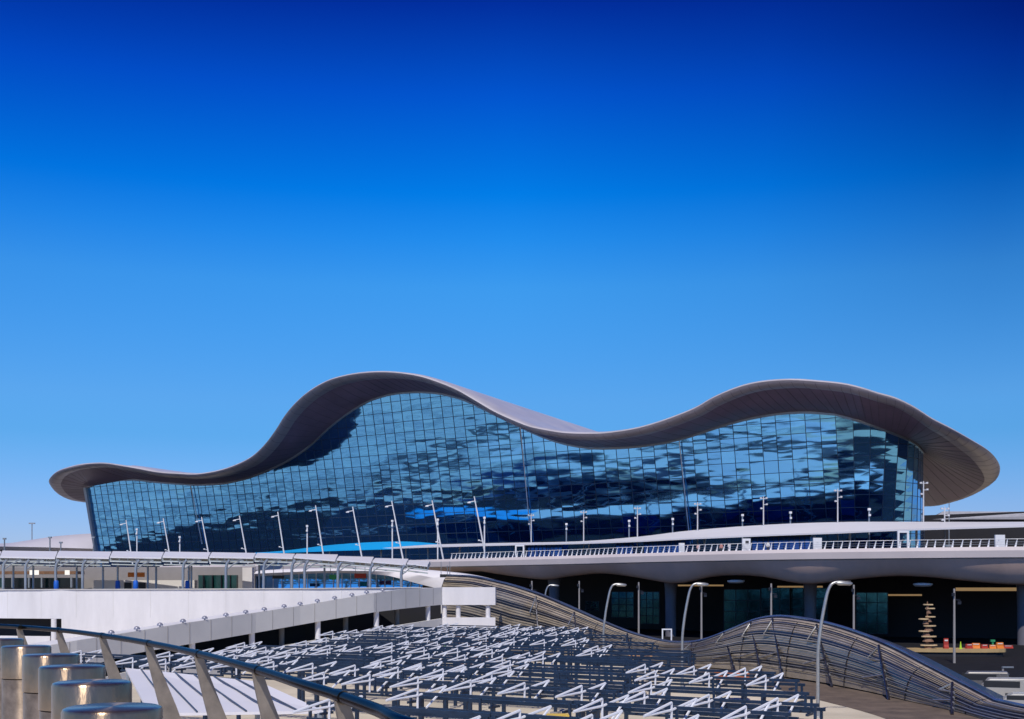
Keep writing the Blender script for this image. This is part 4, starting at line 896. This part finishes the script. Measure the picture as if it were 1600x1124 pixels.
# ---------------------------------------------------------------- foreground walkway, handrail and bollards
rp = [V((-30, 25, 0)), V((-18, 22, 0)), V((-13, 20.3, 0)), V((-9.7, 18.5, 0))]+[V((*xy(px, s), 0)) for px, s in ((0, 17), (92, 15.3), (160, 13.55), (232, 11.7), (310, 9.8), (402, 7.87), (470, 6.72), (525, 6.03), (590, 5.28), (640, 4.73))]+[V((.10, 3.8, 0)), (V((.50, 2.9, 0))), V((.8, 1.8, 0)), V((1, .5, 0)), V((1.1, -1, 0)), V((1.1, -4, 0))]
rc = catmull(rp, 8); RZ = EYE-.56; FZ = EYE-1.65
wk = [(p.x+.35, p.y+.2) for p in rc]+[(-6, -6), (-30, 10)]
MB().prism(wk, FZ-.5, FZ).build('walkway', MATS['grey_concrete']).__setitem__('kind', 'structure')
hr = thing('handrail', 'dark polished steel handrail on leaning tapered balusters along the walkway', 'handrail', (-3, 10, FZ))
MB().tube([p+V((0, 0, RZ)) for p in rc], .031, 20).build('rail', rail_m, hr, smooth=True)
bal = [(92, 15.3), (160, 13.55), (232, 11.7), (310, 9.8), (402, 7.87), (533, 5.93), (30, 16.4)]
bp = [V((*xy(px, s), 0)) for px, s in bal]+[V((-9.0, 18.1, 0)), V((-11, 19.3, 0)), V((.12, 3.9, 0)), V((.8, 1.8, 0))]
for p in bp:
    i = min(range(len(rc)), key=lambda k: (rc[k]-p).length); d = (rc[min(i+1, len(rc)-1)]-rc[max(i-1, 0)]).normalized(); o = V((-d.y, d.x, 0))
    if o.x < 0: o = -o
    rows = []
    for t in [k/10 for k in range(11)]:
        z = lerp(RZ-.02, FZ+.01, t); c = p+o*(.34*t**1.1)+V((0, 0, z)); hw = lerp(.035, .085, min(1, t*1.6)); th = .012
        wv = o.normalized()*hw; tv = d*th*1.6
        rows.append([c-wv-tv, c+wv-tv, c+wv+tv, c-wv+tv, c-wv-tv])
    m_ = MB().grid(rows); k0 = len(m_.v); m_.f.append((0, 1, 2, 3)); m_.f.append((k0-5, k0-4, k0-3, k0-2))
    bo = m_.build('baluster', plate_m, hr)
    MB().tube([p+V((0, 0, RZ))-d*.055, p+V((0, 0, RZ))+d*.055], .036, 20).build('collar', rail_m, bo, smooth=True)
bl = [(176, 5.3, 'nearest steel bollard at the bottom edge'), (144, 6.72, 'second nearest steel bollard, with scuffed cap'), (113, 8.1, 'third nearest steel bollard beside the handrail'), (80, 9.5, 'third farthest steel bollard by the left edge'), (41, 10.9, 'second farthest steel bollard by the left edge'), (3, 12.4, 'farthest steel bollard, cut by the left edge'), ]
bproto = None
for k, (px, s, lb) in enumerate(bl):
    x, y = xy(px, s)
    if bproto is None:
        bproto = t_ = thing('steel_bollard', lb, 'bollard', (0, 0, 0), 'thick steel bollards along the walkway')
        r_ = .222
        MB().lathe((0, 0, 0), [(r_-.02, .80), (r_, .805), (r_, 1.085), (r_-.006, 1.098), (r_-.02, 1.104), (.02, 1.106)], 48).build('cap', steel_b, t_, smooth=25)
        MB().lathe((0, 0, 0), [(r_-.008, 0), (r_-.008, .795), (r_-.03, .80)], 48).build('body', steel_c, t_, smooth=25)
        MB().lathe((0, 0, 0), [(r_+.04, 0), (r_+.04, .02), (r_, .03)], 48).build('base_ring', steel_c, t_, smooth=25)
    else: t_ = copy_tree(bproto); t_['label'] = lb
    t_.location = (x, y, FZ); t_.rotation_euler.z = k*1.3
